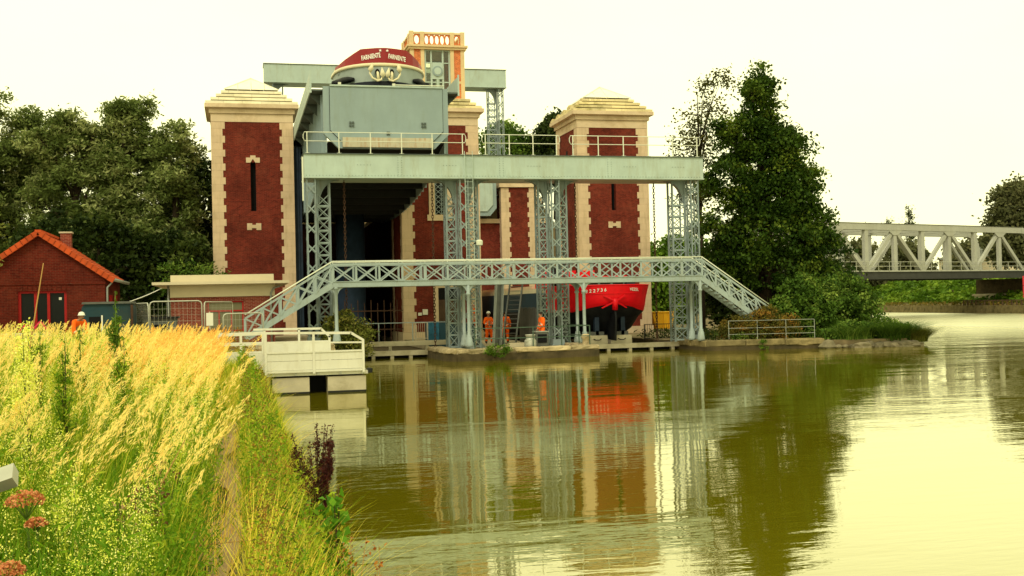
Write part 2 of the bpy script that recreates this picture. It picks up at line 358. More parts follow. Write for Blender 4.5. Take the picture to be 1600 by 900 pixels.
def block(parent, name, x0, x1, y0, y1, z0, z1, mat, bev=0.0):
    key = (round(x1 - x0, 3), round(y1 - y0, 3), round(z1 - z0, 3), mat, bev)
    if key not in BLK:
        a, b, c = (x1 - x0) / 2, (y1 - y0) / 2, (z1 - z0) / 2
        if bev:
            bm = bmesh.new(); bmesh.ops.create_cube(bm, size=1.0)
            for v in bm.verts: v.co = Vector((v.co.x * 2 * a, v.co.y * 2 * b, v.co.z * 2 * c))
            bmesh.ops.bevel(bm, geom=list(bm.edges), offset=bev, segments=1, affect='EDGES')
            me = bpy.data.meshes.new(name); bm.to_mesh(me); bm.free(); me.materials.append(MAT[mat]); BLK[key] = me
        else: BLK[key] = MB().box(-a, a, -b, b, -c, c).mesh(name, mat)
    return link(name, BLK[key], parent, ((x0 + x1) / 2, (y0 + y1) / 2, (z0 + z1) / 2))
def text_mesh(txt, size):
    """flat letter outlines as points and triangles in the XY plane, centred"""
    cu = bpy.data.curves.new('lettering', 'FONT'); cu.body = txt; cu.size = size; cu.align_x = 'CENTER'; cu.align_y = 'CENTER'; cu.resolution_u = 3; cu.offset = size * .018
    o = bpy.data.objects.new('lettering', cu); COL.objects.link(o)
    dg = bpy.context.evaluated_depsgraph_get(); me = o.evaluated_get(dg).to_mesh()
    vs = [v.co.copy() for v in me.vertices]; fs = [tuple(p.vertices) for p in me.polygons]
    o.evaluated_get(dg).to_mesh_clear(); bpy.data.objects.remove(o); bpy.data.curves.remove(cu)
    return vs, fs
def fast_mesh(name, V, F, mat, tone=None, smooth=False):
    """V (n,3), F (m,3|4) numpy -> mesh, with a tone value for each face"""
    me = bpy.data.meshes.new(name); V = np.asarray(V, np.float32); F = np.asarray(F, np.int32); k = F.shape[1]
    me.vertices.add(len(V)); me.vertices.foreach_set('co', V.ravel())
    me.loops.add(F.size); me.loops.foreach_set('vertex_index', F.ravel())
    me.polygons.add(len(F)); me.polygons.foreach_set('loop_start', np.arange(0, F.size, k, dtype=np.int32))
    if smooth: me.polygons.foreach_set('use_smooth', np.ones(len(F), bool))
    me.materials.append(MAT[mat])
    if tone is not None:
        at = me.attributes.new('tone', 'FLOAT', 'FACE'); at.data.foreach_set('value', np.asarray(tone, np.float32))
    me.update(calc_edges=True); return me

# ------------------------------------------------------------------ ground, water, quays
o = MB().add([(-3000, -3000, -1.6), (3000, -3000, -1.6), (3000, 3000, -1.6), (-3000, 3000, -1.6)], [(0, 1, 2, 3)]).build('ground', 'ground'); structure(o)
o = MB().add([(-40, -300, 0), (140, -300, 0), (140, 420, 0), (-40, 420, 0)], [(0, 1, 2, 3)]).build('canal_water', 'water'); structure(o)
def land(name, poly, z, mat, z0=-1.7):
    return structure(MB().prism([(x, y, z0) for x, y in poly], (0, 0, z - z0)).build(name, mat))
# left bank: a shaped strip that falls to the water, earth coping path on top
xs = [(-2500, 1.5), (-30, 1.4), (-8, 1.2), (-3, 1.08), (-1.2, .98), (-.36, .92), (.12, .88), (.45, .5), (.75, .1), (1.05, -.5)]
ys = [-60, -20, 0, 4, 8, 12, 16, 20, 26, 32, 40, 48, 53.4]
m = MB(); vs = []; fs = []
for j, y in enumerate(ys):
    for i, (x, z) in enumerate(xs):
        w = .12 * math.sin(y * .35) if 3 < i else 0
        vs.append((x + w * (i > 4), y, z + (.05 * math.sin(y * .9 + i) if 1 < i < 8 else 0)))
nx = len(xs)
for j in range(len(ys) - 1):
    for i in range(nx - 1): fs.append((j * nx + i, j * nx + i + 1, (j + 1) * nx + i + 1, (j + 1) * nx + i))
o = m.add(vs, fs).build('left_bank', 'ground', smooth=True); structure(o)
# the trodden strip of earth and old coping along the edge of the bank
m = MB(); vs = []; fs = []
for j in range(52):
    y = 3 + j * .28; c = -.12 + .09 * math.sin(y * .8) + .012 * (8 - y) * (y < 8); hw = .11 + .05 * math.sin(y * 2.3) + .03 * math.sin(y * 5.1)
    for q in (-1, 0, 1): vs.append((c + q * hw, y, .945 + .03 * (q == 0) + .012 * math.sin(y * 5 + q)))
for j in range(51):
    for q in range(2): fs.append((j * 3 + q, j * 3 + q + 1, (j + 1) * 3 + q + 1, (j + 1) * 3 + q))
o = m.add(vs, fs).build('bank_path', 'path_earth', smooth=True); structure(o)
land('yard_ground', [(-2500, 53.4), (4.35, 53.4), (4.35, 99.4), (30, 99.4), (30, 2000), (-2500, 2000)], .93, 'gravel')
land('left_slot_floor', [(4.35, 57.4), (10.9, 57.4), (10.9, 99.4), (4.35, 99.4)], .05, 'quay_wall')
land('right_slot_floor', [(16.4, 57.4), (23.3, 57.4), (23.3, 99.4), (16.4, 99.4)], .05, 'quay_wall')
land('island_ground', [(9.9, 51.3), (17.0, 51.9), (17.0, 57.2), (16.4, 57.4), (16.4, 99.4), (10.9, 99.4), (10.9, 57.4), (9.5, 57.0), (9.5, 52.4)], .42, 'gravel')
land('spit_ground', [(23.3, 53.4), (29.2, 52.0), (33.3, 51.0), (36.5, 55), (41, 66), (58, 105), (64, 121), (80, 170), (92, 300), (92, 2000), (30, 2000), (30, 99.4), (23.3, 99.4)], .42, 'ground')
# far bank
land('far_bank', [(96, -200), (96, 118), (99.5, 145), (102, 170), (112, 300), (130, 600), (130, 2000), (2600, 2000), (2600, -200)], .95, 'ground')
m = MB(); poly = [(95.7, 60), (95.7, 118), (99.2, 145), (101.7, 170), (111.7, 300)]
for (a, b) in zip(poly, poly[1:]): m.bar((a[0], a[1], .1), (b[0], b[1], .1), 1.9, .5, (1, 0, 0))
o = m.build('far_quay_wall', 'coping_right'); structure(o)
m = MB(); vs = []; fs = []                                    # the far embankment
prof = [(1.5, .9), (5, 1.6), (10, 3.6), (14, 4.4), (40, 4.6)]
line = [(97.5, 50), (97.5, 100), (99.5, 130), (102, 160), (106, 200), (116, 300)]
for x, y in line:
    for dx, z in prof: vs.append((x + dx, y, z))
for j in range(len(line) - 1):
    for i in range(4): fs.append((j * 5 + i, j * 5 + i + 1, (j + 1) * 5 + i + 1, (j + 1) * 5 + i))
structure(m.add(vs, fs).build('far_embankment', 'ground', smooth=True))
# upper canal embankment behind the lift
m = MB()
m.add([(-14, 101, .9), (0, 101, 12.6), (27.5, 101, 12.6), (35, 101, .4), (-14, 420, .9), (0, 420, 12.6), (38, 420, 12.6), (50, 420, .4)],
      [(0, 1, 5, 4), (1, 2, 6, 5), (2, 3, 7, 6), (0, 3, 2, 1)])
structure(m.build('upper_embankment', 'ground'))

# quay copings: every stone its own piece
def quay(name, label, pts, z0, z1, depth, mat_cap, mat_wall, step, proud=.08):
    t = thing(name, label, 'quay wall', (pts[0][0], pts[0][1], -.5))
    w = MB()
    for a, b in zip(pts, pts[1:]):
        a, b = Vector((*a, 0)), Vector((*b, 0)); d = b - a; L = d.length; d.normalize(); nrm = Vector((d.y, -d.x, 0))
        mid0, mid1 = a - nrm * .2, b - nrm * .2
        w.bar((mid0.x, mid0.y, (z0 - 1) / 2), (mid1.x, mid1.y, (z0 - 1) / 2), 1 + z0, .5, nrm)
        n = max(1, round(L / step))
        for k in range(n):
            p0, p1 = a + d * (L * k / n + .012), a + d * (L * (k + 1) / n - .012)
            jz = random.uniform(-.015, .015); jy = random.uniform(-.02, .04)
            s0, s1 = p0 + nrm * (proud + jy) - nrm * depth / 2, p1 + nrm * (proud + jy) - nrm * depth / 2
            zc = (z0 + z1) / 2 + jz
            m = MB().bar((s0.x, s0.y, zc), (s1.x, s1.y, zc), z1 - z0, depth, nrm)
            bm = bmesh.new(); me = m.mesh('coping_stone', mat_cap, ORG[t.name]); bm.from_mesh(me)
            bmesh.ops.bevel(bm, geom=list(bm.edges), offset=.05, segments=1, affect='EDGES'); bmesh.ops.subdivide_edges(bm, edges=[e_ for e_ in bm.edges if e_.calc_length() > .25], cuts=3, use_grid_fill=True)
            for v_ in bm.verts: v_.co += Vector((random.gauss(0, .014), random.gauss(0, .022), random.gauss(0, .013)))
            bm.to_mesh(me); bm.free()
            link('coping_stone', me, t, ORG[t.name])
    w.build('wall', mat_wall, t); return t
quay('quay_wall', 'low rough stone quay of the middle island below the gantry', [(9.5, 57.0), (9.5, 52.4), (9.9, 51.3), (17.0, 51.9), (17.0, 57.2)], .34, .56, .75, 'coping', 'quay_wall', 1.35)
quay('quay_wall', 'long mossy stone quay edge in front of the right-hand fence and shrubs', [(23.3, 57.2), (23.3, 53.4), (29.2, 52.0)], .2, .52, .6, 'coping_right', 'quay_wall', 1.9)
quay('quay_wall', 'stone quay edge behind the cream landing stage by the bush', [(.9, 53.4), (4.35, 53.4), (4.35, 57.4)], .4, .95, .5, 'coping', 'quay_wall', 1.5)
# sills across the two slots: a beam, stub posts below
def sill(name, label, x0, x1, n):
    t = thing(name, label, 'sill beam', ((x0 + x1) / 2, 57.2, -.5))
    MB().box(x0, x1, 56.9, 57.35, .14, .38).build('beam', 'concrete', t)
    if n > 6: MB().box(x0, x1, 57.6, 57.95, .60, .84).build('upper_beam', 'concrete', t)
    for k in range(n):
        x = x0 + .35 + (x1 - x0 - .7) * k / (n - 1); block(t, 'stub_post', x - .09, x + .09, 56.95, 57.2, -.6, .14, 'concrete')
        if k % 2 and n > 6: block(t, 'upper_post', x - .08, x + .08, 57.65, 57.85, .3, .60, 'concrete')
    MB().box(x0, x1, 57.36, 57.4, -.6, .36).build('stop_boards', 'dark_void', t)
sill('slot_sill', 'concrete beam on stub posts across the dark left slot', 4.4, 10.85, 7)
sill('slot_sill', 'concrete beam on stub posts in front of the red barge', 16.45, 23.25, 6)

# ------------------------------------------------------------------ brick towers
def courses(t, cx, cy, z, halves, h, mat, n_slab=5, name='roof_slab'):
    """stepped roof courses, each side cut into slabs"""
    for k, hf in enumerate(halves):
        z0, z1 = z + k * h, z + (k + 1) * h - .012; d = .55
        for side in range(4):
            n = max(2, n_slab - k // 2); L = 2 * hf if side % 2 == 0 else 2 * (hf - d)
            st = -L / 2
            off = (.5 if k % 2 else 0) * L / n
            cuts = [-L / 2] + [-L / 2 + off + L / n * i for i in range(0 if off else 1, n)] + [L / 2]
            for a, b in zip(cuts, cuts[1:]):
                if b - a < .05: continue
                a += .006; b -= .006; y0 = -hf; y1 = -hf + d
                s = .13                                       # sloped weathering on the outer face
                pts = [(a, y0, z0), (b, y0, z0), (b, y1, z0), (a, y1, z0), (a, y0 + s * .25, z0 + h * .55), (b, y0 + s * .25, z0 + h * .55), (b, y1, z1), (a, y1, z1)]
                pts = [(x, y, zz) for x, y, zz in pts]
                ca, sa = [(1, 0), (0, 1), (-1, 0), (0, -1)][side]
                w = [(cx + x * ca - y * sa, cy + x * sa + y * ca, zz) for x, y, zz in pts]
                m = MB(); m.hexa(w)
                m.build(name, mat, t)
    core = MB()
    for k, hf in enumerate(halves): core.box(cx - hf + .5, cx + hf - .5, cy - hf + .5, cy + hf - .5, z + k * h, z + (k + 1) * h - .02)
    core.build('roof_core', mat, t)
def quoins(t, x0, x1, y0, y1, zb, zt, mat='stone', back=True):
    h = .445; n = int((zt - zb) / h)
    h = (zt - zb) / n
    for k in range(n):
        a, b = (.85, .70) if k % 2 == 0 else (.70, .85)
        z0, z1 = zb + k * h + .002, zb + (k + 1) * h - .002
        p = .03
        block(t, 'quoin_stone', x0 - p, x0 + a, y0 - p, y0 + b, z0, z1, mat, .005)
        block(t, 'quoin_stone', x1 - a, x1 + p, y0 - p, y0 + b, z0, z1, mat, .005)
        if back: block(t, 'quoin_stone', x0 - p, x0 + a, y1 - b, y1 + p, z0, z1, mat, .005)
    if back:
        m = MB()
        for k in range(n):
            a, b = (.85, .70) if k % 2 == 0 else (.70, .85)
            m.box(x1 - a, x1 + .03, y1 - b, y1 + .03, zb + k * h + .006, zb + (k + 1) * h - .006)
        m.build('rear_quoins', mat, t)
def slit_wall(m, x0, x1, y0, y1, zb, zt, sx, sz0, sz1, w=.17):
    m.box(x0, x1, y0 + .45, y1, zb, zt)
    m.box(x0, sx - w, y0, y0 + .447, zb, zt); m.box(sx + w, x1, y0, y0 + .447, zb, zt)
    m.box(sx - w, sx + w, y0, y0 + .447, zb, sz0); m.box(sx - w, sx + w, y0, y0 + .447, sz1, zt)
ZB = .4
def tower(label, x0, x1, mossy, slit=True, left_slit=False):
    y0, y1 = 75.0, 80.2; cx, cy = (x0 + x1) / 2, (y0 + y1) / 2; hx = (x1 - x0) / 2
    t = thing('brick_tower', label, 'tower', (cx, cy, ZB))
    m = MB()
    if slit: slit_wall(m, x0, x1, y0, y1, ZB, 14.93, cx, 9.1, 12.3)
    else: m.box(x0, x1, y0, y1, ZB, 14.93)
    m.build('wall', 'brick_tower', t)
    quoins(t, x0, x1, y0, y1, ZB + .5, 14.91)
    MB().box(x0 - .12, x1 + .12, y0 - .12, y1 + .12, ZB - .2, ZB + .49).build('plinth', 'stone_trim', t)
    if slit:
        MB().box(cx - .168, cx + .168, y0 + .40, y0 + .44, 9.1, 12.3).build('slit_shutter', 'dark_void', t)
        MB().prism([(cx - .44, y0 - .05, 12.27), (cx - .16, y0 - .05, 12.27), (cx, y0 - .05, 12.52), (cx + .16, y0 - .05, 12.27), (cx + .44, y0 - .05, 12.27), (cx + .44, y0 - .05, 12.6),
                    (cx + .17, y0 - .05, 12.6), (cx + .17, y0 - .05, 12.74), (cx - .17, y0 - .05, 12.74), (cx - .17, y0 - .05, 12.6), (cx - .44, y0 - .05, 12.6)], (0, .3, 0)).build('slit_lintel', 'stone_trim', t)
        MB().prism([(cx - .45, y0 - .05, 7.86), (cx - .14, y0 - .05, 7.86), (cx - .14, y0 - .05, 7.98), (cx + .14, y0 - .05, 7.98), (cx + .14, y0 - .05, 7.86), (cx + .45, y0 - .05, 7.86),
                    (cx + .45, y0 - .05, 8.3), (cx + .12, y0 - .05, 8.3), (cx + .12, y0 - .05, 8.2), (cx - .12, y0 - .05, 8.2), (cx - .12, y0 - .05, 8.3), (cx - .45, y0 - .05, 8.3)], (0, .3, 0)).build('slit_sill', 'stone_trim', t)
    if left_slit:
        MB().box(x0 - .02, x0 + .1, cy - .17, cy + .17, 11.2, 13.6).build('side_slit', 'dark_void', t)
    m = MB(); m.box(x0 - .03, x1 + .03, y0 - .03, y1 + .03, 14.93, 15.48); m.build('frieze', 'stone_trim', t)
    m = MB(); m.box(x0 - .14, x1 + .14, y0 - .14, y1 + .14, 15.48, 15.74); m.build('cornice_band', 'stone_trim', t)
    m = MB(); m.box(x0 - .40, x1 + .40, y0 - .40, y1 + .40, 15.82, 16.07); m.frustum(cx, cy, hx + .14, 2.6 + .14, 15.74, hx + .38, 2.6 + .38, 15.82); m.build('cornice', 'stone_trim', t)
    rm = 'stone_roof_mossy' if mossy else 'stone_roof'
    hs = [2.95, 2.62, 2.28, 1.95] if mossy != 2 else [2.95, 2.62, 2.3]
    courses(t, cx, cy, 16.07, hs, .29, rm)
    zt = 16.07 + .29 * len(hs)
    if mossy != 2:
        for side in range(4):                                 # the pyramid cap: four sloped panels each side of the ridges
            ca, sa = [(1, 0), (0, 1), (-1, 0), (0, -1)][side]
            for i in range(4):
                a, b = -1.72 + .86 * i, -1.72 + .86 * (i + 1)
                def tp(x): return (x * .0, 0)
                def w(x, y, z): return (cx + x * ca - y * sa, cy + x * sa + y * ca, z)
                hgt = 1.05
                def top(x):                                   # highest point of the strip at x inside the triangular side
                    return -abs(x), zt + hgt * (1 - abs(x) / 1.72)
                pts = [w(a + .01, -1.72, zt), w(b - .01, -1.72, zt)]
                q = [(b - .01, *top(b - .01)), (a + .01, *top(a + .01))]
                pts += [w(*p) for p in q]
                up = [(p[0], p[1], p[2] + .03) for p in pts]
                MB().hexa([pts[0], pts[1], pts[2], pts[3], up[0], up[1], up[2], up[3]]).build('roof_panel', 'roof_panel', t)
        for sx, sy in ((1, 1), (1, -1), (-1, 1), (-1, -1)):
            MB().bar((cx + 1.74 * sx, cy + 1.74 * sy, zt + .02), (cx, cy, zt + 1.1), .09, .06, (0, 0, 1)).build('ridge_rib', 'roof_panel', t)
    return t
tower('tall brick tower with pale stepped roof beside the left tree mass, arrow slit in front', -1.42, 3.77, 0)
tower('tall brick tower with mossy stepped roof left of the big tree, arrow slit in front', 23.38, 28.58, 1, True, True)
ct = tower('middle brick tower carrying the glazed lookout cabin behind the raised barge', 10.9, 16.25, 2, False)
ct['category'] = 'tower'
# openings in the middle tower
y0 = 75.0
MB().box(12.62, 14.55, y0 - .1, y0 + .02, 8.42, 8.82).build('window_sill', 'stone_trim', ct)
for a, b in ((12.75, 13.15), (14.02, 14.42)): MB().box(a, b, y0 - .07, y0 + .03, 8.82, 12.0).build('window_surround', 'stone_trim', ct)
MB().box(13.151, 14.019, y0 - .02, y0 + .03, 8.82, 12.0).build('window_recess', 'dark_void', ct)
wl_ = MB()
for k in range(9):
    z = 8.85 + k * .34
    wl_.bar((13.2, y0 - .045, z), (13.6, y0 - .045, z + .34), .035, .03); wl_.bar((13.6, y0 - .06, z), (13.2, y0 - .06, z + .34), .035, .03)
    wl_.bar((13.6, y0 - .045, z), (13.98, y0 - .045, z + .34), .035, .03); wl_.bar((13.98, y0 - .06, z), (13.6, y0 - .06, z + .34), .035, .03)
wl_.box(13.16, 13.2, y0 - .07, y0 - .021, 8.82, 12); wl_.box(13.58, 13.62, y0 - .08, y0 - .021, 8.82, 12); wl_.box(13.97, 14.01, y0 - .07, y0 - .021, 8.82, 12)
wl_.build('window_grille', 'paint_lattice', ct)
MB().box(12.93, 15.1, y0 - .08, y0 + .03, 3.85, 4.35).box(12.93, 13.25, y0 - .08, y0 + .03, .9, 3.848).box(14.78, 15.1, y0 - .08, y0 + .03, .9, 3.848).build('door_surround', 'stone_trim', ct)
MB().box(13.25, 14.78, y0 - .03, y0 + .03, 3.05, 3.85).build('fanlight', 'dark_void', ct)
for k in range(6): block(ct, 'door_plank', 13.26 + k * .253, 13.26 + k * .253 + .245, y0 - .05, y0 + .03, .9, 3.04, 'wood_door')
MB().box(12.16, 12.5, y0 - .12, y0 - .03, 2.05, 2.42).build('notice_box', 'sign_white', ct)
MB().box(11.85, 12.1, y0 - .1, y0 - .03, 2.0, 2.2).build('small_notice', 'sign_white', ct)

# the lookout cabin on the middle tower
def cabin():
    cx, cy = 13.92, 78.9; hw = 1.92
    t = thing('lookout_cabin', 'glazed cabin of orange brick and cream stone with pierced parapet on middle tower', 'cabin', (cx, cy, 16.9))
    for side in range(4):
        ca, sa = [(1, 0), (0, 1), (-1, 0), (0, -1)][side]
        def w(x, y, z): return (cx + x * ca - y * sa, cy + x * sa + y * ca, z)
        def bx(x0, x1, ya, yb, z0, z1, name, mat):
            p = [w(x0, ya, z0), w(x1, ya, z0), w(x1, yb, z0), w(x0, yb, z0), w(x0, ya, z1), w(x1, ya, z1), w(x1, yb, z1), w(x0, yb, z1)]
            return MB().hexa(p).build(name, mat, t)
        zb, zt = 16.9, 20.55
        for s in (-1, 1):
            def sb(a, b, *r): return bx(min(s * a, s * b), max(s * a, s * b), *r)
            if s > 0: sb(1.65, 1.92, -hw, -hw + .27, zb, zt, 'corner_pilaster', 'stone_cream')
            sb(1.18, 1.648, -hw + .05, -hw + .25, zb, 18.2, 'brick_panel', 'brick_orange')
            sb(1.18, 1.648, -hw + .02, -hw + .25, 18.2, 18.36, 'string_course', 'stone_cream')
            sb(1.18, 1.648, -hw + .05, -hw + .25, 18.36, zt, 'brick_panel', 'brick_orange')
            sb(.92, 1.178, -hw, -hw + .27, zb, zt, 'window_pilaster', 'stone_cream')
            if s > 0: sb(1.66, 1.95, -hw - .03, -hw + .26, 20.85, 21.82, 'parapet_pier', 'stone_cream')
            sb(.92, 1.2, -hw - .03, -hw + .24, 20.85, 21.78, 'parapet_pier', 'stone_cream')
        kk = 1 if side % 2 == 0 else -1; e1, e2 = (hw + .12, hw + .22) if kk > 0 else (hw - .331, hw - .331)
        bx(-e1, e1, -hw - .12, -hw + .33, 20.55, 20.7, 'cornice', 'stone_cream')
        bx(-e2, e2, -hw - .22, -hw + .33, 20.702, 20.84, 'cornice', 'stone_cream')
        bx(-1.655, 1.655, -hw, -hw + .2, 21.62, 21.76, 'parapet_rail', 'stone_cream')
        def pierced(x0, x1, n):
            m = MB(); z0, z1 = 20.852, 21.618; wd = (x1 - x0) / n
            for i in range(n):
                a, b = x0 + i * wd, x0 + (i + 1) * wd; mx, mz = (a + b) / 2, (z0 + z1) / 2
                N = 16; ring = []; out = []
                for k in range(N):
                    th = 2 * PI * k / N + PI / N; c, s_ = math.cos(th), math.sin(th)
                    ring.append((mx + c * wd * .37, mz + s_ * (z1 - z0) * .40)); q = max(abs(c), abs(s_))
                    out.append((mx + c / q * wd / 2, mz + s_ / q * (z1 - z0) / 2))
                for k in range(N):
                    l_ = (k + 1) % N
                    P = [out[k], out[l_], ring[l_], ring[k]]
                    f = [w(p[0], -hw + .04, p[1]) for p in P]; bk = [w(p[0], -hw + .16, p[1]) for p in P]
                    m.add(f + bk, [(0, 1, 2, 3), (7, 6, 5, 4), (2, 6, 7, 3)])
            m.build('pierced_panel', 'brick_orange', t)
        pierced(-.92, .92, 5); pierced(1.2, 1.66, 1); pierced(-1.66, -1.2, 1)
        # windows
        for z0, z1 in ((16.9, 17.05), (17.45, 17.53), (18.25, 18.33), (19.6, 19.68), (20.45, 20.55)):
            bx(-.918, .918, -hw + .14, -hw + .2, z0, z1, 'window_bar', 'paint_green')
        for x in (-.88, -.45, .37, .84):
            bx(x - .04, x + .08, -hw + .10, -hw + .21, 16.9, 20.55, 'window_mullion', 'paint_green')
        bx(-.37, .37, -hw + .08, -hw + .19, 18.5, 19.62, 'clock_panel', 'paint_green')
        N = 20; P = [w(.36 * math.cos(2 * PI * k / N), -hw + .0, 19.05 + .36 * math.sin(2 * PI * k / N)) for k in range(N)]
        e = Vector(w(0, .08, 0)) - Vector(w(0, 0, 0))
        dk = MB().prism(P, e).build('clock_disc', 'paint_gate', t)
        P = [w(.25 * math.cos(2 * PI * k / N), -hw - .02, 19.05 + .25 * math.sin(2 * PI * k / N)) for k in range(N)]
        MB().prism(P, e * .2).build('clock_centre', 'paint_green', dk)
        bx(-.06, .06, -hw + .09, -hw + .19, 16.9, 18.5, 'door_rail', 'paint_green')
        for z0, z1, mt in ((16.9, 20.5, 'glass_clear'),):
            bx(-.9, .9, -hw + .215, -hw + .225, z0, z1, 'pane', mt)
    MB().box(cx - hw + .34, cx + hw - .34, cy - hw + .34, cy + hw - .34, 20.6, 20.8).build('roof', 'stone_roof', t)
    MB().box(cx - hw, cx + hw, cy - hw, cy + hw, 16.8, 16.9).build('floor', 'stone_roof', t)
cabin()

# ------------------------------------------------------------------ lattice gantries
def x_face(parent, org, u, w, z0, z1, pitch, bw, mat, n, rail=None, name='lattice_bar', merged=None, full=True):
    """a ladder of crossed bars on a vertical face: org the lower left corner, u the horizontal direction, n its normal"""
    org, u, n = Vector(org), Vector(u), Vector(n); k = max(1, round((z1 - z0) / pitch)); p = (z1 - z0) / k
    h = p if full else w * 1.05
    for i in range(k):
        a = z0 + i * p + (p - h) / 2; b = a + h
        P = lambda s, z: org + u * s + Vector((0, 0, z - org.z))
        for q, (s0, s1) in enumerate(((0, w), (w, 0))):
            e0, e1 = P(s0, a) + n * (.012 * q), P(s1, b) + n * (.012 * q)
            if merged is not None: merged.bar(e0, e1, bw, .012, n)
            else: bar(parent, name, e0, e1, bw, .012, mat, n)
        if rail:
            e0, e1 = P(0, z0 + i * p) - n * .02, P(w, z0 + i * p) - n * .02
            if merged is not None: merged.bar(e0, e1, rail, .03, n)
            else: bar(parent, 'lattice_rail', e0, e1, rail, .03, mat, n)
def gantry(label, X0, X1, Y0, zb, z1, z2, cols, mat_g, fine=True, wing_w=.62):
    t = thing('gantry', label, 'gantry', ((X0 + X1) / 2, Y0 + .9, zb))
    Y1 = Y0 + 1.9
    g = MB().box(X0, X1, Y0 - .08, Y1, z1, z2).build('girder', mat_g, t)
    MB().box(X0 - .05, X1 + .05, Y0 - .16, Y1 + .08, z2, z2 + .035).build('top_flange', 'paint_dark', g)
    MB().box(X0 - .02, X1 + .02, Y0 - .15, Y1 + .07, z1 - .04, z1 + .025).build('bottom_flange', mat_g, g)
    if fine:
        rv = MB()
        for xx in (8.0, 13.2, 19.0):
            block(g, 'splice_plate', xx - .12, xx + .12, Y0 - .094, Y0 - .081, z1 + .05, z2 - .03, mat_g)
        for xx in (5.6, 10.6, 13.9, 15.8, 21.5):
            block(g, 'web_plate', xx - .5, xx + .5, Y0 - .094, Y0 - .081, z1 + .05, z1 + .36, mat_g)
        def rivet(x, z): rv.prism([(x + .016 * math.cos(2 * PI * k / 6), Y0 - .083, z + .016 * math.sin(2 * PI * k / 6)) for k in range(6)], (0, -.022, 0))
        for i in range(int((X1 - X0) / .16)): rivet(X0 + .1 + i * .16, z1 + .09)
        for xx in (5.9, 10.2, 14.6, 19.8, 22.5):
            for i in range(5): rivet(xx + i * .16, z1 + .62)
        for xx in (8.0, 13.2, 19.0):
            for i in range(8): rivet(xx - .09, z1 + .14 + i * .12); rivet(xx + .09, z1 + .14 + i * .12)
        stuff(rv.build('rivets', 'paint_dark', g))
    for (xc, wings, zc, ww) in cols:
        c = thing('column', '', '', (xc, Y0 + .3, zc)); del c['label']; del c['category']
        c.parent = t; c.location = Vector((xc, Y0 + .3, zc)) - ORG[t.name]
        hw = .235; zt = z1 - .04; wing_w = ww
        for sx in (-1, 1):
            for yy in (Y0, Y0 + .55):
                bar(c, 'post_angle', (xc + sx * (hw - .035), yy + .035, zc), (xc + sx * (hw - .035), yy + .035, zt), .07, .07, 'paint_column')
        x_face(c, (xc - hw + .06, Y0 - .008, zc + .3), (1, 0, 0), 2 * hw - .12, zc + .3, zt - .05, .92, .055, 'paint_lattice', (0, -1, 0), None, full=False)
        mg = MB()
        x_face(None, (xc - hw + .06, Y0 + .55, zc + .3), (1, 0, 0), 2 * hw - .12, zc + .3, zt - .05, .92, .055, '', (0, 1, 0), None, merged=mg, full=False)
        for sx in (-1, 1): x_face(None, (xc + sx * hw, Y0 + .06, zc + .3), (0, 1, 0), .43, zc + .3, zt - .05, .62, .05, '', (sx, 0, 0), .05, merged=mg)
        for wsg in wings:
            xa = xc + wsg * (hw + .02); xb = xa + wsg * .06; xe = xb + wsg * wing_w
            yw = Y0 + .62
            MB().box(min(xa, xb), max(xa, xb), yw - .02, yw + .03, zc, zt).build('web_plate', 'paint_column', c)
            for yy in (yw, yw + .62):
                bar(c, 'wing_angle', (xe, yy, zc), (xe, yy, zt), .09, .09, 'paint_column')
                bar(c, 'wing_angle', (xb + wsg * .03, yy, zc), (xb + wsg * .03, yy, zt), .06, .09, 'paint_column')
            lo = min(xb, xe)
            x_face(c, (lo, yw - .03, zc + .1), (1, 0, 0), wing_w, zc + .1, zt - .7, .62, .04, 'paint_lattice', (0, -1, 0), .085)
            x_face(None, (lo, yw + .62, zc + .1), (1, 0, 0), wing_w, zc + .1, zt - .7, .62, .04, '', (0, 1, 0), .085, merged=mg)
            x_face(None, (xe, yw, zc + .1), (0, 1, 0), .62, zc + .1, zt - .7, .62, .045, '', (wsg, 0, 0), .07, merged=mg)
            # the curved bracket under the girder
            R = 1.0 + .12 * (not fine); N = 10; xr = xb + wsg * (R + .12)
            poly = [(xb, yw, zt), (xr, yw, zt)] + [(xr - wsg * R * math.sin(th), yw, zt - R * 1.15 + R * 1.15 * math.cos(th)) for th in [PI / 2 * k / N for k in range(N + 1)]] + [(xb, yw, zt - R * 1.15)]
            MB().prism(poly, (0, .05, 0)).build('curved_bracket', 'paint_column', c)
            if wsg > 0 and fine and len(wings) == 2:
                MB().prism([(xe, yw + .3, zc)] + [(xe + .5 - .5 * math.sin(th), yw + .3, zc + .8 - .8 * math.cos(th)) for th in [PI / 2 * k / 6 for k in range(7)]], (0, .05, 0)).build('base_bracket', 'paint_column', c)
            fl = MB()
            arc = [(xr - wsg * R * math.sin(th), zt - R * 1.15 + R * 1.15 * math.cos(th)) for th in [PI / 2 * k / N for k in range(N + 1)]]
            for (a0, b0), (a1, b1) in zip(arc, arc[1:]): fl.bar((a0, yw + .1, b0), (a1, yw + .1, b1), .03, .3, (0, 1, 0))
            fl.build('bracket_flange', 'paint_column', c)
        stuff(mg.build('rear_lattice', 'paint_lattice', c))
        MB().box(xc - .4, xc + .4, Y0 - .1, Y0 + .65, zc - .2, zc + .06).frustum(xc, Y0 + .275, .33, .33, zc + .06, .3, .3, zc + .34).build('foot', 'paint_column', c)
    return t
G = gantry('front grey-green iron gantry on four lattice columns standing in the water side', 3.30, 24.25, 55.5, .42, 9.06, 10.2,
           [(3.62, (1,), .9, .62), (11.25, (-1, 1), .42, .5), (16.05, (-1, 1), .42, .44), (23.76, (-1,), .42, .72)], 'paint_green')
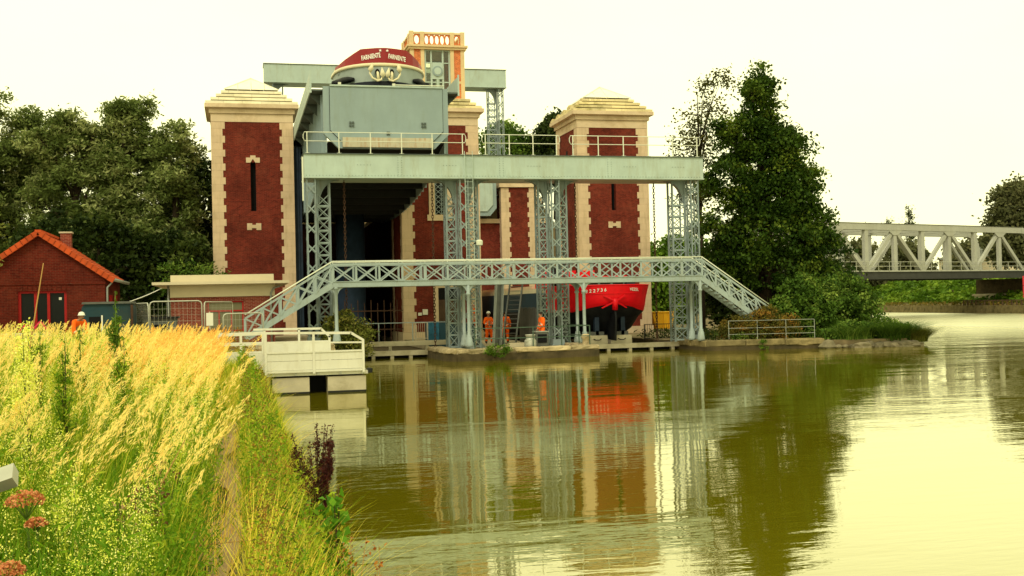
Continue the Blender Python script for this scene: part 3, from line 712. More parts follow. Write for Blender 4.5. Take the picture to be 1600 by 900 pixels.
# guard rail along the girder top, in three runs with rounded ends
def guard(x0, x1, closed0, closed1):
    z, y = 10.235, 55.55; n = max(2, round((x1 - x0) / 1.52))
    for k in range(n + 1):
        x = x0 + .12 + (x1 - x0 - .24) * k / n
        bar(G, 'rail_post', (x, y, z), (x, y, z + 1.06), .045, .045, 'rail_white')
        block(G, 'post_shoe', x - .11, x + .11, y - .06, y + .06, z, z + .035, 'rail_white')
    a = MB().tube([(x0, y, z + .62), (x0 - .06, y, z + .76), (x0 - .06, y, z + .92), (x0, y, z + 1.06)] + [(x1, y, z + 1.06), (x1 + .06, y, z + .92), (x1 + .06, y, z + .76), (x1, y, z + .62)] + [(x0, y, z + .62)], .021, 6)
    a.build('guard_rail', 'rail_white', G, True)
guard(3.35, 11.35, 0, 1); guard(12.3, 16.3, 1, 1); guard(16.95, 24.1, 1, 0)
# ladder up the second column
for sx in (-1, 1): bar(G, 'ladder_stile', (11.47 + sx * .2, 55.28, .9), (11.47 + sx * .2, 55.28, 10.4), .026, .04, 'paint_green')
for k in range(30): bar(G, 'ladder_rung', (11.27, 55.28, 1.1 + k * .31), (11.67, 55.28, 1.1 + k * .31), .016, .016, 'paint_green')
bar(G, 'conduit', (3.22, 55.4, 7.9), (3.22, 55.4, 10.05), .07, .07, 'rail_white')
fl = MB().lathe((11.9, 55.1, 5.6), [(.05, 0), (.16, .04), (.18, .24), (.1, .3)], 12).build('floodlight', 'rail_white', G)
MB().box(11.65, 11.9, 55.12, 55.3, 5.7, 5.76).build('bracket', 'iron_black', fl)

gantry('rear grey-green iron gantry high behind the raised barge and the left tower roof', 2.65, 24.42, 100, 13.2, 22.6, 24.2,
       [(3.2, (1,), 12.6, .75), (23.95, (-1,), 12.6, .75)], 'paint_green', False, .75)

# chains hanging from the girder
LINK = {}
def chain(label, x, y, z0, z1, mat='iron_rust'):
    if mat not in LINK:
        m = MB()
        for rot in (0, 1):
            zz = rot * .15
            pts = []
            for k in range(13):
                th = 2 * PI * k / 12; a, b = .05 * math.cos(th), .105 * math.sin(th)
                pts.append((a, 0, b + zz) if rot == 0 else (0, a, b + zz))
            m.tube(pts, .018, 6, False)
        LINK[mat] = m
    n = int((z1 - z0) / .3); m = MB()
    for k in range(n):
        m.add([(vx + x, vy + y, vz + z0 + .12 + k * .3) for vx, vy, vz in LINK[mat].v], LINK[mat].f)
    o = m.build('chain', mat, None, True, (x, y, z0)); tag(o, label, 'chain', 'chains hanging from the front girder')
chain('rusty chain hanging in the dark left slot under the raised chamber', 5.3, 56.3, .9, 9.05)
chain('rusty chain hanging in front of the middle tower, left of the laddered column', 9.75, 56.3, .45, 9.05)
chain('rusty chain hanging left of the right tower down behind the barge number', 17.35, 56.3, .45, 9.05)
chain('rusty chain hanging against the bright sky beside the rightmost column', 21.75, 56.3, .45, 9.05)

# ------------------------------------------------------------------ footbridge with stairs
def footbridge():
    ya, yb = 54.0, 55.3; x0, x1 = 4.46, 23.42; zf, zr = 3.62, 4.86
    t = thing('footbridge', 'grey-green lattice footbridge with a stair at each end, crossing before the gantry', 'footbridge', ((x0 + x1) / 2, 54.6, .42))
    MB().box(x0, x1, ya + .05, yb - .05, zf + .14, zf + .2).build('deck', 'paint_dark', t)
    n = 17; p = (x1 - x0) / n
    ends = [(x0, zf, .35, 1.15, -1), (x1, zf, 27.15, 1.05, 1)]
    for y, nm in ((ya, 'front'), (yb, 'rear')):
        s = -1 if y == ya else 1
        MB().box(x0, x1, y - .05, y + .05, zf, zf + .25).build('bottom_channel', 'paint_foot', t)
        MB().box(x0, x1, y - .09, y + .09, zf + .25, zf + .28).build('bottom_flange', 'paint_foot', t)
        MB().box(x0 - .02, x1 + .02, y - .06, y + .06, zr - .20, zr - .10).build('top_chord', 'paint_foot', t)
        MB().tube([(x0, y, zr), (x1, y, zr)], .028, 8).build('handrail', 'rail_white', t, True)
        for k in range(n + 1):
            x = x0 + k * p; w = .15 if k % 4 == 0 else .10
            bar(t, 'truss_post', (x, y + s * .012, zf + .28), (x, y + s * .012, zr - .2), w, .03, 'paint_foot')
            bar(t, 'rail_stub', (x, y, zr - .1), (x, y, zr), .03, .03, 'rail_white')
            if k < n:
                a, b = x + .05, x + p - .05
                bar(t, 'truss_bar', (a, y + s * .03, zf + .28), (b, y + s * .03, zr - .2), .062, .014, 'paint_foot')
                bar(t, 'truss_bar', (b, y + s * .046, zf + .28), (a, y + s * .046, zr - .2), .062, .014, 'paint_foot')
        for (ex, ez, fx, fz, sg) in ends:
            d = Vector((fx - ex, 0, fz - ez)); L = d.length
            MB().bar((ex, y, ez + .12), (fx, y, fz + .12), .26, .08).build('stair_stringer', 'paint_foot', t)
            MB().bar((ex, y, ez + 1.08), (fx, y, fz + 1.08), .09, .1).build('stair_chord', 'paint_foot', t)
            MB().tube([(ex, y, zr), (fx, y, fz + 1.26)], .028, 8).build('stair_handrail', 'rail_white', t, True)
            m_ = 5
            for k in range(m_ + 1):
                q = Vector((ex, y + s * .02, ez)) + d * (k / m_)
                bar(t, 'stair_post', q + Vector((0, 0, .2)), q + Vector((0, 0, 1.08)), .11, .03, 'paint_foot')
                if k < m_:
                    r = q + d / m_
                    bar(t, 'stair_bar', q + Vector((.0, s * .02, .2)), r + Vector((0, s * .02, 1.06)), .06, .014, 'paint_foot')
                    bar(t, 'stair_bar', r + Vector((.0, s * .035, .2)), q + Vector((0, s * .035, 1.06)), .06, .014, 'paint_foot')
    for (ex, ez, fx, fz, sg) in ends:
        k_ = 14
        for k in range(1, k_):
            x = ex + (fx - ex) * k / k_; z = ez + (fz - ez) * k / k_ + .16
            block(t, 'stair_tread', x - .14, x + .14, ya + .05, yb - .05, z, z + .035, 'galvanised')
    for x, zb in ((4.6, .95), (11.05, .56), (17.0, .56), (23.3, .52)):
        for y in (ya + .05, yb - .05):
            c = MB().lathe((x, y, zb), [(.2, 0), (.2, .12), (.15, .45), (.12, .5), (.13, .56), (.085, .62), (.08, 2.55), (.12, 2.58), (.12, 2.66), (.075, 2.7), (.10, zf - zb)], 12).build('post', 'paint_foot', t, True)
            for sg in (-1, 1):
                N = 6; R = .42
                poly = [(x + sg * .05, y - .015, zf)] + [(x + sg * (.08 + R - R * math.cos(th)), y - .015, zf - R + R * math.sin(th)) for th in [PI / 2 * k / N for k in range(N + 1)]]
                MB().prism(poly, (0, .03, 0)).build('post_bracket', 'paint_foot', c)
footbridge()

# ------------------------------------------------------------------ raised chamber
def chamber():
    x0, x1, y0, y1 = 4.47, 10.97, 58.0, 98.0; cx = (x0 + x1) / 2
    t = thing('lift_chamber', 'raised grey-green steel chamber with chamfered end gate, holding a barge in the air', 'chamber', (cx, 78, 10.8))
    # end gate: frame, leaf, lower box
    def oct_(a, b, z0, z1, c, y): return [(a + c, y, z0), (b - c, y, z0), (b, y, z0 + c), (b, y, z1), (a, y, z1), (a, y, z0 + c)]
    for (yy, e, nm) in ((57.9, .3, 'end_gate'), (97.8, .3, 'rear_gate')):
        g = MB().prism(oct_(x0, x1, 10.85, 14.03, .75, yy), (0, e, 0)).build(nm, 'paint_gate', t)
        if nm == 'end_gate':
            MB().prism(oct_(x0 + .315, x1 - .275, 11.195, 14.035, .56, 57.88), (0, .03, 0)).build('leaf_joint', 'iron_black', g)
            MB().prism(oct_(x0 + .34, x1 - .30, 11.22, 14.06, .55, 57.84), (0, .05, 0)).build('gate_leaf', 'paint_gate', g)
            MB().box(x0 + .95, x1 - .85, 57.76, 57.9, 10.9, 11.4).build('lower_box', 'paint_rust', g)
            MB().box(x0 + .35, x1 - .31, 57.78, 57.9, 14.03, 14.11).build('top_rail', 'paint_green', g)
            for x in (5.9, 9.65):
                for sx in (-1, 1):
                    for k in range(2): block(g, 'hinge_lug', x + sx * .07 - .05, x + sx * .07 + .05, 57.78, 57.84, 11.95 + k * .16, 12.06 + k * .16, 'paint_dark')
            for k in range(2): block(g, 'hinge_lug', 7.7, 7.86, 57.78, 57.84, 11.55 + k * .1, 11.62 + k * .1, 'paint_dark')
            block(g, 'gate_bolt', 5.25, 5.4, 57.8, 57.95, 14.12, 14.24, 'rail_white'); block(g, 'gate_bolt', 8.05, 8.2, 57.8, 57.95, 14.12, 14.24, 'rail_white')
            MB().tube([(8.1, 57.86, 14.17), (10.75, 57.86, 14.17)], .03, 6).build('lock_bar', 'rail_white', g)
    def zb(y): u = (y - 78) / 20; return 10.7 - 1.85 * (1 - u * u)
    # side plates with a belly towards mid-length
    N = 16; ysx = [58.2 + 39.6 * k / N for k in range(N + 1)]
    for x, nm in ((x0 + .12, 'side_plate'), (x1 - .18, 'side_plate')):
        poly = [(x, y, 14.0) for y in (58.2, 97.8)] + [(x, y, zb(y)) for y in reversed(ysx)]
        MB().prism(poly, (.06, 0, 0)).build(nm, 'paint_gate', t)
    m = MB()
    for a, b in zip(ysx, ysx[1:]): m.hexa([(x0 + .2, a, zb(a) + .5), (x1 - .2, a, zb(a) + .5), (x1 - .2, b, zb(b) + .5), (x0 + .2, b, zb(b) + .5), (x0 + .2, a, zb(a) + .56), (x1 - .2, a, zb(a) + .56), (x1 - .2, b, zb(b) + .56), (x0 + .2, b, zb(b) + .56)])
    m.build('bottom_plate', 'iron_black', t)
    for k in range(1, N):
        y = ysx[k]; MB().box(x0 + .2, x1 - .2, y - .05, y + .05, zb(y) + .02, zb(y) + .5).build('cross_beam', 'iron_black', t)
    for s, x in ((-1, x0 + .12), (1, x1 - .12)):
        for k in range(34):
            y = 58.6 + k * 1.17; a, b = sorted((x, x + s * .2))
            MB().box(a, b, y - .04, y + .04, zb(y) + .1, 13.7).build('side_rib', 'paint_gate', t)
        for y in range(59, 98, 3):
            MB().prism([(x, y, 13.05), (x, y, 13.82), (x + s * .68, y, 13.82), (x + s * .68, y, 13.7)], (0, .06, 0)).build('walkway_bracket', 'paint_dark', t)
        a, b = sorted((x, x + s * .72)); MB().box(a, b, 58.05, 97.9, 13.82, 13.9).build('walkway', 'paint_dark', t)
        a, b = sorted((x + s * .70, x + s * .76)); MB().box(a, b, 58.05, 97.9, 13.78, 14.72).build('walkway_parapet', 'paint_green', t)
        bar(t, 'parapet_post', (x + s * .73, 58.0, 13.7), (x + s * .73, 58.0, 14.82), .09, .06, 'paint_green')
chamber()
# press under the raised chamber
t = thing('lift_press', 'dark cylindrical press in the shadow beneath the raised chamber', 'press', (7.7, 78, .05))
MB().lathe((7.7, 78, .05), [(1.3, 0), (1.3, 1.6), (1.1, 1.62), (1.1, 1.9), (1.0, 1.92), (1.0, 9.2)], 28).build('ram', 'guide_blue', t, True)
MB().lathe((7.7, 78, 1.2), [(1.5, 0), (1.5, .3)], 28).build('collar', 'iron_black', t)
# guide columns on the tower flanks
def guide(label, x0, x1):
    t = thing('guide_column', label, 'guide column', ((x0 + x1) / 2, 77, .05))
    MB().box(x0, x1, 75.4, 78.8, .05, 13.4).build('web', 'guide_blue', t)
    for k in range(3): bar(t, 'flange', (x0 + .06 + k * (x1 - x0 - .12) / 2, 75.36, .05), (x0 + .06 + k * (x1 - x0 - .12) / 2, 75.36, 13.4), .09, .07, 'guide_blue')
guide('dark blue iron guide column between the left tower and the gantry post', 3.82, 4.3)

# ------------------------------------------------------------------ rear head wall with the ends of the upper canal troughs
def headwall():
    t = thing('head_wall', 'brick and stone abutment wall at the rear end of the two lift slots', 'wall', (13.7, 100, .05))
    MB().box(11, 28.0, 100.0, 101.4, .0, 10.1).build('wall', 'brick_tower', t)
    MB().box(-1.5, 10.99, 100.0, 101.4, .0, 10.1).build('shade_toned_wall', 'brick_shade_toned', t)  # left part of the wall, with the slot's shade painted in by darker brick
    for k in range(14): block(t, 'cap_stone', -1.5 + k * 2.107 + .01, -1.5 + (k + 1) * 2.107 - .01, 99.85, 101.4, 10.1, 10.5, 'stone')
    for a, b in ((-.6, 2.8), (10.9, 16.3), (23.55, 26.85)):
        MB().box(a, b, 99.2, 102.5, .0, 13.3).build('pier', 'brick_tower', t)
        quoins(t, a, b, 99.2, 102.5, .6, 13.3, 'stone', False)
        MB().box(a - .2, b + .2, 99.0, 102.6, 13.32, 13.8).build('pier_cap', 'stone_trim', t)
    MB().box(-1.5, 28, 101.4, 103, 10.1, 12.6).build('parapet', 'stone_trim', t)
    # side retaining walls of the slots; the tall ones are raised to block light
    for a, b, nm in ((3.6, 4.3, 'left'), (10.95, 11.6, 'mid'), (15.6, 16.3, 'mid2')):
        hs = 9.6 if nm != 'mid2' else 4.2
        MB().box(a, b, 80.6, 99.1, .0, hs).build('side_wall', 'brick_shade_toned' if nm != 'mid2' else 'brick_tower', t)
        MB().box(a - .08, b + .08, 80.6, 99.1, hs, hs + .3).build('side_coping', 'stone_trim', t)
headwall()
def trough(label, cx):
    t = thing('canal_trough', label, 'trough', (cx, 108, 10.6)); h = 3.2
    P = [(cx - h + .6, 99.0, 10.7), (cx + h - .6, 99.0, 10.7), (cx + h, 99.0, 11.4), (cx + h, 99.0, 14.0), (cx - h, 99.0, 14.0), (cx - h, 99.0, 11.4)]
    MB().prism(P, (0, 20, 0)).build('trough_shell', 'paint_gate', t)
    P2 = [(cx - h + .9, 98.9, 11.1), (cx + h - .9, 98.9, 11.1), (cx + h - .35, 98.9, 11.7), (cx + h - .35, 98.9, 13.9), (cx - h + .35, 98.9, 13.9), (cx - h + .35, 98.9, 11.7)]
    MB().prism(P2, (0, .1, 0)).build('trough_gate', 'paint_green', t)
trough('grey-green end of the upper canal trough seen right of the middle tower', 19.85)
trough('end of the upper canal trough hidden in shade behind the raised chamber', 7.72)

# ------------------------------------------------------------------ barges
def bow_half(d, L=3.4, B=2.46, e=2.5):
    u = min(1, max(0, d / L)); return B * (1 - (1 - u) ** e) ** (1 / 1.9)
def bow_depth(x, L=3.4, B=2.46, e=2.5):
    u = 1 - (1 - (min(abs(x), B * .9999) / B) ** 1.9) ** (1 / e); return u * L
def raised_barge():
    cx, yb, ye = 7.82, 58.75, 62.6
    t = thing('barge', 'grey and maroon barge with cream anchors on its bow, lifted high in the chamber', 'barge', (cx, 77, 11.6))
    ds = [0, .03, .12, .3, .6, 1.0, 1.6, 2.4, 3.4, ye - yb]
    def ring(z, d, k): return None
    def strip(levels, name, mat, off=0.0):
        """a band of hull plating between heights; levels = [(z, inset)]"""
        m = MB(); out = []
        for z, ins in levels:
            row = []
            for d in reversed(ds): row.append((cx - max(0, bow_half(d) - ins + off), yb + d + ins * .6 - off, z))
            for d in ds[1:]: row.append((cx + max(0, bow_half(d) - ins + off), yb + d + ins * .6 - off, z))
            out.append(row)
        W = len(out[0]); m.add([p for r in out for p in r], [(r * W + i, r * W + i + 1, (r + 1) * W + i + 1, (r + 1) * W + i) for r in range(len(out) - 1) for i in range(W - 1)])
        return m.build(name, mat, t, True)
    strip([(11.7, .9), (12.2, .3), (13.2, .12), (14.55, .05)], 'lower_hull', 'barge_navy')
    strip([(14.55, .05), (15.35, .0)], 'upper_hull', 'barge_grey')
    strip([(15.33, -.0), (15.34, -.07), (15.50, -.07), (15.51, 0)], 'rubbing_strake', 'barge_cream')
    # bulwark, high over the stem
    xs_ = [-2.42, -2.3, -2.0, -1.6, -1.25, -.9, -.45, 0, .45, .9, 1.25, 1.6, 2.0, 2.3, 2.42]
    def bh(x): a = abs(x); return .82 - .02 * a if a < 1.25 else (.80 - (a - 1.25) * .52 if a < 2.3 else .25)
    m = MB(); vs = []
    for x in xs_:
        d = bow_depth(x); vs += [(cx + x, yb + d + .02, 15.5), (cx + x * .985, yb + d + .06, 15.5 + bh(x)), (cx + x * .96, yb + d + .14, 15.5 + bh(x)), (cx + x * .96, yb + d + .14, 15.5)]
    fs = []
    for i in range(len(xs_) - 1):
        for q in range(3): fs.append((i * 4 + q, (i + 1) * 4 + q, (i + 1) * 4 + q + 1, i * 4 + q + 1))
    m.add(vs, fs).build('bulwark', 'barge_maroon', t, False)
    MB().box(cx - 2.3, cx + 2.3, 60.6, ye, 15.2, 15.4).build('deck', 'barge_grey', t)
    MB().prism([(cx - 2.44, ye - .02, 15.45), (cx - 2.44, ye - .02, 13.0), (cx - 1.9, ye - .02, 11.8), (cx + 1.9, ye - .02, 11.8), (cx + 2.44, ye - .02, 13.0), (cx + 2.44, ye - .02, 15.45)], (0, .06, 0)).build('bulkhead', 'barge_grey', t)
    # lettering and stars lie on the bulwark
    def onb(pts, fs, name, xc, z0, tilt):
        m = MB(); c, s = math.cos(tilt), math.sin(tilt)
        P = []
        for p in pts:
            x = xc + p.x * c - p.y * s; z = z0 + p.x * s + p.y * c
            P.append((cx + x, yb + bow_depth(x) + .02 + .04 * (z - 15.5) / .8 - .03, z))
        m.add(P, fs).build(name, 'letter_white', t)
    for xc, tl in ((-.72, .13), (.66, -.10)):
        v, f = text_mesh('FARNIENTE', .34); v = [Vector((p.x * .56, p.y * 1.05, 0)) for p in v]; onb(v, f, 'name_lettering', xc, 15.85 if xc < 0 else 15.82, tl)
    for xc in (-.24, .13):
        P = [Vector(((.085 if k % 2 == 0 else .035) * math.sin(PI * k / 5), (.085 if k % 2 == 0 else .035) * math.cos(PI * k / 5), 0)) for k in range(10)]
        onb(P, [tuple(range(10))], 'star', xc, 16.17, 0)
    # anchors hanging from the hawse holes
    def anchor(xc, s):
        Y = yb - .16
        a = MB().tube([(xc, yb - .02, 15.02), (xc, yb - .14, 14.95), (xc - s * .04, Y, 14.56)], [.045, .07, .085], 8)      # shank
        a.tube([(xc + s * .40, Y, 15.12), (xc + s * .42, Y - .04, 14.9), (xc + s * .30, Y - .06, 14.66), (xc + s * .02, Y - .07, 14.5), (xc - s * .16, Y - .06, 14.56), (xc - s * .27, Y - .03, 14.8)], [.03, .05, .055, .06, .055, .03], 8)
        for q, z0_, z1_, lw, tl in ((s * .38, 14.90, 15.45, .15, -s * .10), (-s * .25, 14.62, 15.24, .15, s * .06)):           # leaf-shaped flukes
            x = xc + q; a.prism([(x, Y - .03, z0_), (x + lw, Y - .03, z0_ + .22), (x + tl + .02, Y - .03, z1_), (x - lw, Y - .03, z0_ + .22)], (0, -.07, 0))
        o = a.build('anchor', 'barge_cream', t, True)
        N = 14; P = [(xc + .12 * math.cos(2 * PI * k / N), yb - .035, 15.0 + .18 * math.sin(2 * PI * k / N)) for k in range(N)]
        MB().prism(P, (0, .05, 0)).build('hawse_hole', 'dark_void', t)
    anchor(cx - .42, -1); anchor(cx + .34, 1)
    for s in (-1, 1):
        x = s * 2.0; pts = [(cx + s * xx, yb + bow_depth(xx) - .10, 14.72 + .03 * k) for k, xx in enumerate((1.62, 1.85, 2.1, 2.35))]
        pts += [(cx + s * 2.62, yb + 1.9, 14.75)]
        MB().tube(pts, [.1, .16, .17, .16, .1], 10).build('fender', 'barge_black', t, True)
        b = block(t, 'bollard', cx + s * 2.35 - .06, cx + s * 2.35 + .06, yb + 3.0, yb + 3.15, 15.4, 15.7, 'barge_cream')
raised_barge()

def red_barge():
    cx, ys_ = 19.9, 57.7
    t = thing('barge', 'red and black barge on blocks in the right slot, stern with rudder towards the water', 'barge', (cx, 76, .6))
    def half(d, z):                                            # stern plan: rounded, drawn in low down
        B = 2.62; L = 2.2 + (3.7 - z) * 1.1
        s0 = max(0, (2.6 - z)) * 1.25                          # the counter overhangs
        u = min(1, max(0, (d - s0) / L)); w = B * (1 - (1 - u) ** 2.3) ** (1 / 2.1)
        return w * (1 if z > 1.3 else .88 if z > .9 else .7)
    zs = [.75, 1.0, 1.35, 1.8, 2.2, 2.5, 2.75, 3.1, 3.45, 3.72]
    ds = [0, .02, .08, .2, .45, .8, 1.3, 2, 3, 4.5, 6.5, 10, 20, 33, 36.5, 38.3]
    def hw(d, z):
        if d > 33: return half(10, z) * max(0.02, 1 - ((d - 33) / 5.35) ** 2)
        return half(d, z)
    m = MB(); rows = []
    def band(d, z0, z1):                                       # paint bands: red aft, blue hull forward with a cream strake
        zm = (z0 + z1) / 2
        if d < 4.5: return 0 if zm > 2.5 - .25 * (1 - min(1, d / 1.5)) * 0 else 1
        return 2 if zm > 3.42 else (3 if zm > 2.6 else 1)
    for s in (-1, 1):
        k = len(m.v)
        for z in zs:
            zsheer = 0
            for d in ds: m.v.append((cx + s * hw(d, z), ys_ + d + (.10 * (3.72 - z)) * (d < 1), z + (.42 * (1 - min(1, d / 1.0)) - .2) * max(0, 1 - abs(z - 2.5) / .7)))
        W = len(ds)
        for i in range(len(zs) - 1):
            for j in range(W - 1):
                q = (k + i * W + j, k + i * W + j + 1, k + (i + 1) * W + j + 1, k + (i + 1) * W + j)
                m.f.append(q if s > 0 else tuple(reversed(q))); m.m.append(band(ds[j], zs[i], zs[i + 1]))
    m.build('hull', ['barge_red', 'barge_black', 'barge_cream', 'barge_blue'], t, True)
    mt = MB()                                                  # deck inside the bulwark
    row = [(cx - hw(d, 3.6), ys_ + d + .02, 3.45) for d in ds] + [(cx + hw(d, 3.6), ys_ + d + .02, 3.45) for d in reversed(ds)]
    mt.add(row, [tuple(range(len(row)))]); mt.build('deck', 'barge_red', t)
    rim = [(cx - hw(d, 3.72), ys_ + d, 3.74) for d in reversed(ds[:11])] + [(cx + hw(d, 3.72), ys_ + d, 3.74) for d in ds[1:11]]
    MB().tube(rim, .035, 6).build('gunwale', 'barge_red', t, True)
    rim = [(cx - hw(d, 3.1) - .01, ys_ + d + .03, 3.28) for d in reversed(ds[:11])] + [(cx + hw(d, 3.1) + .01, ys_ + d + .03, 3.28) for d in ds[1:11]]
    MB().tube(rim, .022, 6).build('strake', 'barge_red', t, True)
    # wheelhouse and deck gear
    w = MB().box(cx - 1.5, cx + 1.6, 60.6, 63.4, 3.45, 4.25).build('wheelhouse', 'barge_teal', t)
    MB().box(cx - 1.6, cx + 1.7, 60.5, 63.5, 4.25, 4.32).build('wheelhouse_roof', 'barge_red', w)
    for k in range(4): block(w, 'window', cx - 1.35 + k * .75, cx - .75 + k * .75, 60.57, 60.6, 3.85, 4.17, 'glass_dark')
    MB().box(cx - 2.1, cx + 1.0, 64.2, 66.5, 3.45, 4.75).build('cabin', 'barge_red', t)
    MB().box(cx - 2.35, cx - 1.0, 59.6, 60.4, 3.45, 4.15).build('locker', 'barge_red', t)
    MB().lathe((cx - 1.5, 63.8, 3.45), [(.28, 0), (.28, 1.35), (.34, 1.36), (.34, 1.46)], 14).build('funnel', 'barge_black', t, True)
    MB().box(cx + 1.65, cx + 2.1, 60.2, 62.6, 3.45, 4.0).build('deck_box', 'barge_blue', t)
    MB().box(cx - 2.2, cx + 2.2, 67, 92, 3.45, 3.9).build('hatch', 'barge_cream', t)
    # rudder, stock, skegs, props
    MB().prism([(cx - .05, 57.75, 2.62), (cx - .05, 58.5, 2.62), (cx - .05, 59.2, .8), (cx - .05, 57.7, .72), (cx - .05, 57.55, 2.0)], (.1, 0, 0)).build('rudder', 'barge_black', t)
    MB().tube([(cx, 57.72, 2.4), (cx, 57.62, 3.0)], .16, 10).build('rudder_head', 'barge_red', t, True)
    for s in (-1, 1):
        MB().bar((cx + s * .08, 57.58, 2.9), (cx + s * .62, 57.75, 3.18), .06, .1).build('rudder_stay', 'barge_red', t)
        MB().bar((cx + s * .08, 57.6, 2.82), (cx + s * .7, 57.85, 2.5), .06, .1).build('rudder_stay', 'barge_red', t)
        MB().box(cx + s * .75 - .12, cx + s * .75 + .12, 58.6, 58.9, 1.2, 2.0).build('shaft_strut', 'guide_blue', t)
        MB().prism([(cx + s * .75 - .09, 58.6, 1.25), (cx + s * .75 + .09, 58.6, 1.25), (cx + s * (.75 - .1) + .08, 58.6, .2), (cx + s * (.75 - .1) - .08, 58.6, .2)], (0, 1.4, 0)).build('skeg', 'barge_black', t)
    # hull number and name on the stern plating
    def ons(txt, size, xc, z0, tilt, name):
        v, f = text_mesh(txt, size); P = []
        for p in v:
            x = xc + p.x; z = z0 + p.y + p.x * tilt; lo, hi = 0, 3.0
            for _ in range(22):
                md = (lo + hi) / 2
                if half(md, z) < abs(x): lo = md
                else: hi = md
            P.append((cx + x, ys_ + hi - .035 + (.10 * (3.72 - z)) * (hi < 1), z))
        MB().add(P, f).build(name, 'letter_white', t)
    ons('1 8 2 2 7 3 6', .25, -1.1, 3.44, .07, 'hull_number'); ons('VEZEL', .22, 1.22, 3.48, -.05, 'name_lettering')
    for s, xb in ((-1, -1), (1, 1)): pass
    return t
rb = red_barge(); rb.location.z -= .2
for k, x in enumerate((19.05, 20.45)):
    t = thing('keel_block', ('pale concrete block under the red barge, left of its rudder', 'pale concrete block under the red barge, right of its rudder')[k], 'block', (x, 58.9, .05), 'blocks under the red barge')
    b = MB().prism([(x - .62, 58.3, .05), (x + .62, 58.3, .05), (x + .58, 58.3, .8), (x - .58, 58.3, .8)], (0, 1.0, 0)).build('block_body', 'concrete_pale', t)
    MB().tube([(x - .22, 58.28, .62), (x - .1, 58.2, .56), (x + .1, 58.2, .56), (x + .22, 58.28, .62)], .025, 6).build('lifting_loop', 'iron_black', t)
    MB().box(x - .5, x + .5, 58.6, 59.6, .802, 1.0).build('packing_timber', 'grey_steel', t)

# ------------------------------------------------------------------ things on the island
t = thing('hoarding', 'grey plank hoarding standing beside the barge hull behind the workers', 'hoarding', (16.2, 60.5, .42))
for k in range(16): block(t, 'plank', 16.05, 16.11, 58.9 + k * .3, 58.9 + k * .3 + .285, .42, 2.35 + .04 * ((k * 7) % 3), 'plank_grey')
for z in (.9, 2.0): bar(t, 'batten', (16.14, 58.9, z), (16.14, 63.7, z), .1, .06, 'plank_grey')
def lean(label, p0, p1, w, rungs, nm, cat):
    t = thing(nm, label, cat, p0); p0, p1 = Vector(p0), Vector(p1); side = Vector((1, 0, 0)); d = (p1 - p0)
    for s in (-1, 1): bar(t, 'stile', p0 + side * s * w / 2, p1 + side * s * w / 2, .07, .16, 'grey_steel', (0, 0, 1))
    for k in range(rungs):
        q = p0 + d * ((k + .6) / rungs); bar(t, 'tread', q - side * (w / 2 - .04), q + side * (w / 2 - .04), .17, .035, 'plank_grey', (0, 0, 1))
lean('dark steel ship ladder leaning up from the island to the barge deck', (13.9, 57.6, .42), (15.2, 60.6, 4.2), .72, 15, 'ship_ladder', 'ladder')
t = thing('conveyor_chute', 'grey sloping steel chute leaning beside the ship ladder', 'chute', (13.25, 57.6, .42))
a, b = Vector((13.25, 57.6, .42)), Vector((14.15, 60.4, 4.3))
MB().bar(a, b, .34, .05, (0, 1, .8)).build('tray', 'grey_steel', t)
for s in (-1, 1): MB().bar(a + Vector((s * .19, -.05, .03)), b + Vector((s * .19, -.05, .03)), .05, .16, (0, 1, .8)).build('tray_edge', 'zinc', t)
t = thing('drum', 'pale steel drum standing on the island left of the grey cabinet', 'drum', (13.75, 52.5, .42))
MB().lathe((13.75, 52.5, .42), [(.27, 0), (.29, .02), (.29, .42), (.26, .46), (.21, .5), (.21, .64), (.25, .67), (.25, .72)], 20).build('body', 'galvanised', t, True)
for z in (.18, .36): MB().lathe((13.75, 52.5, .42 + z), [(.3, 0), (.3, .025)], 20).build('hoop', 'galvanised', t)
t = thing('cabinet', 'small grey steel cabinet with dark open front on the island', 'cabinet', (14.5, 53.3, .42))
MB().box(14.2, 14.8, 53.05, 53.65, .42, 1.22).build('case', 'grey_steel', t); MB().box(14.27, 14.73, 53.02, 53.06, .7, 1.12).build('opening', 'dark_void', t); MB().box(14.16, 14.84, 53.0, 53.7, 1.22, 1.27).build('lid', 'zinc', t)
t = thing('bollard', 'pale stone bollard at the right corner of the island', 'bollard', (16.6, 52.6, .42))
MB().lathe((16.6, 52.6, .42), [(.24, 0), (.2, .1), (.17, .4), (.24, .48), (.24, .58), (.12, .66)], 14).build('body', 'coping', t, True)
MB().lathe((16.6, 52.6, .42), [(.3, 0), (.3, .06)], 14).build('base', 'coping', t)
t = thing('kerb_stone', 'loose pale kerb stone lying on the island beside the ladder foot', 'stone', (14.2, 56.4, .42)); MB().box(13.6, 14.6, 56.2, 56.6, .42, .62).build('stone_body', 'concrete_pale', t)
MB().box(14.75, 15.4, 56.5, 56.8, .42, .56).build('broken_piece', 'concrete_pale', t)
o = MB().lathe((14.75, 57.0, .42), [(.17, 0), (.16, .1), (.1, .19), (.02, .21)], 12).build('safety_helmet', 'orange_plastic', None, True); tag(o, 'orange safety helmet lying on the pale stones near the ladder', 'helmet')

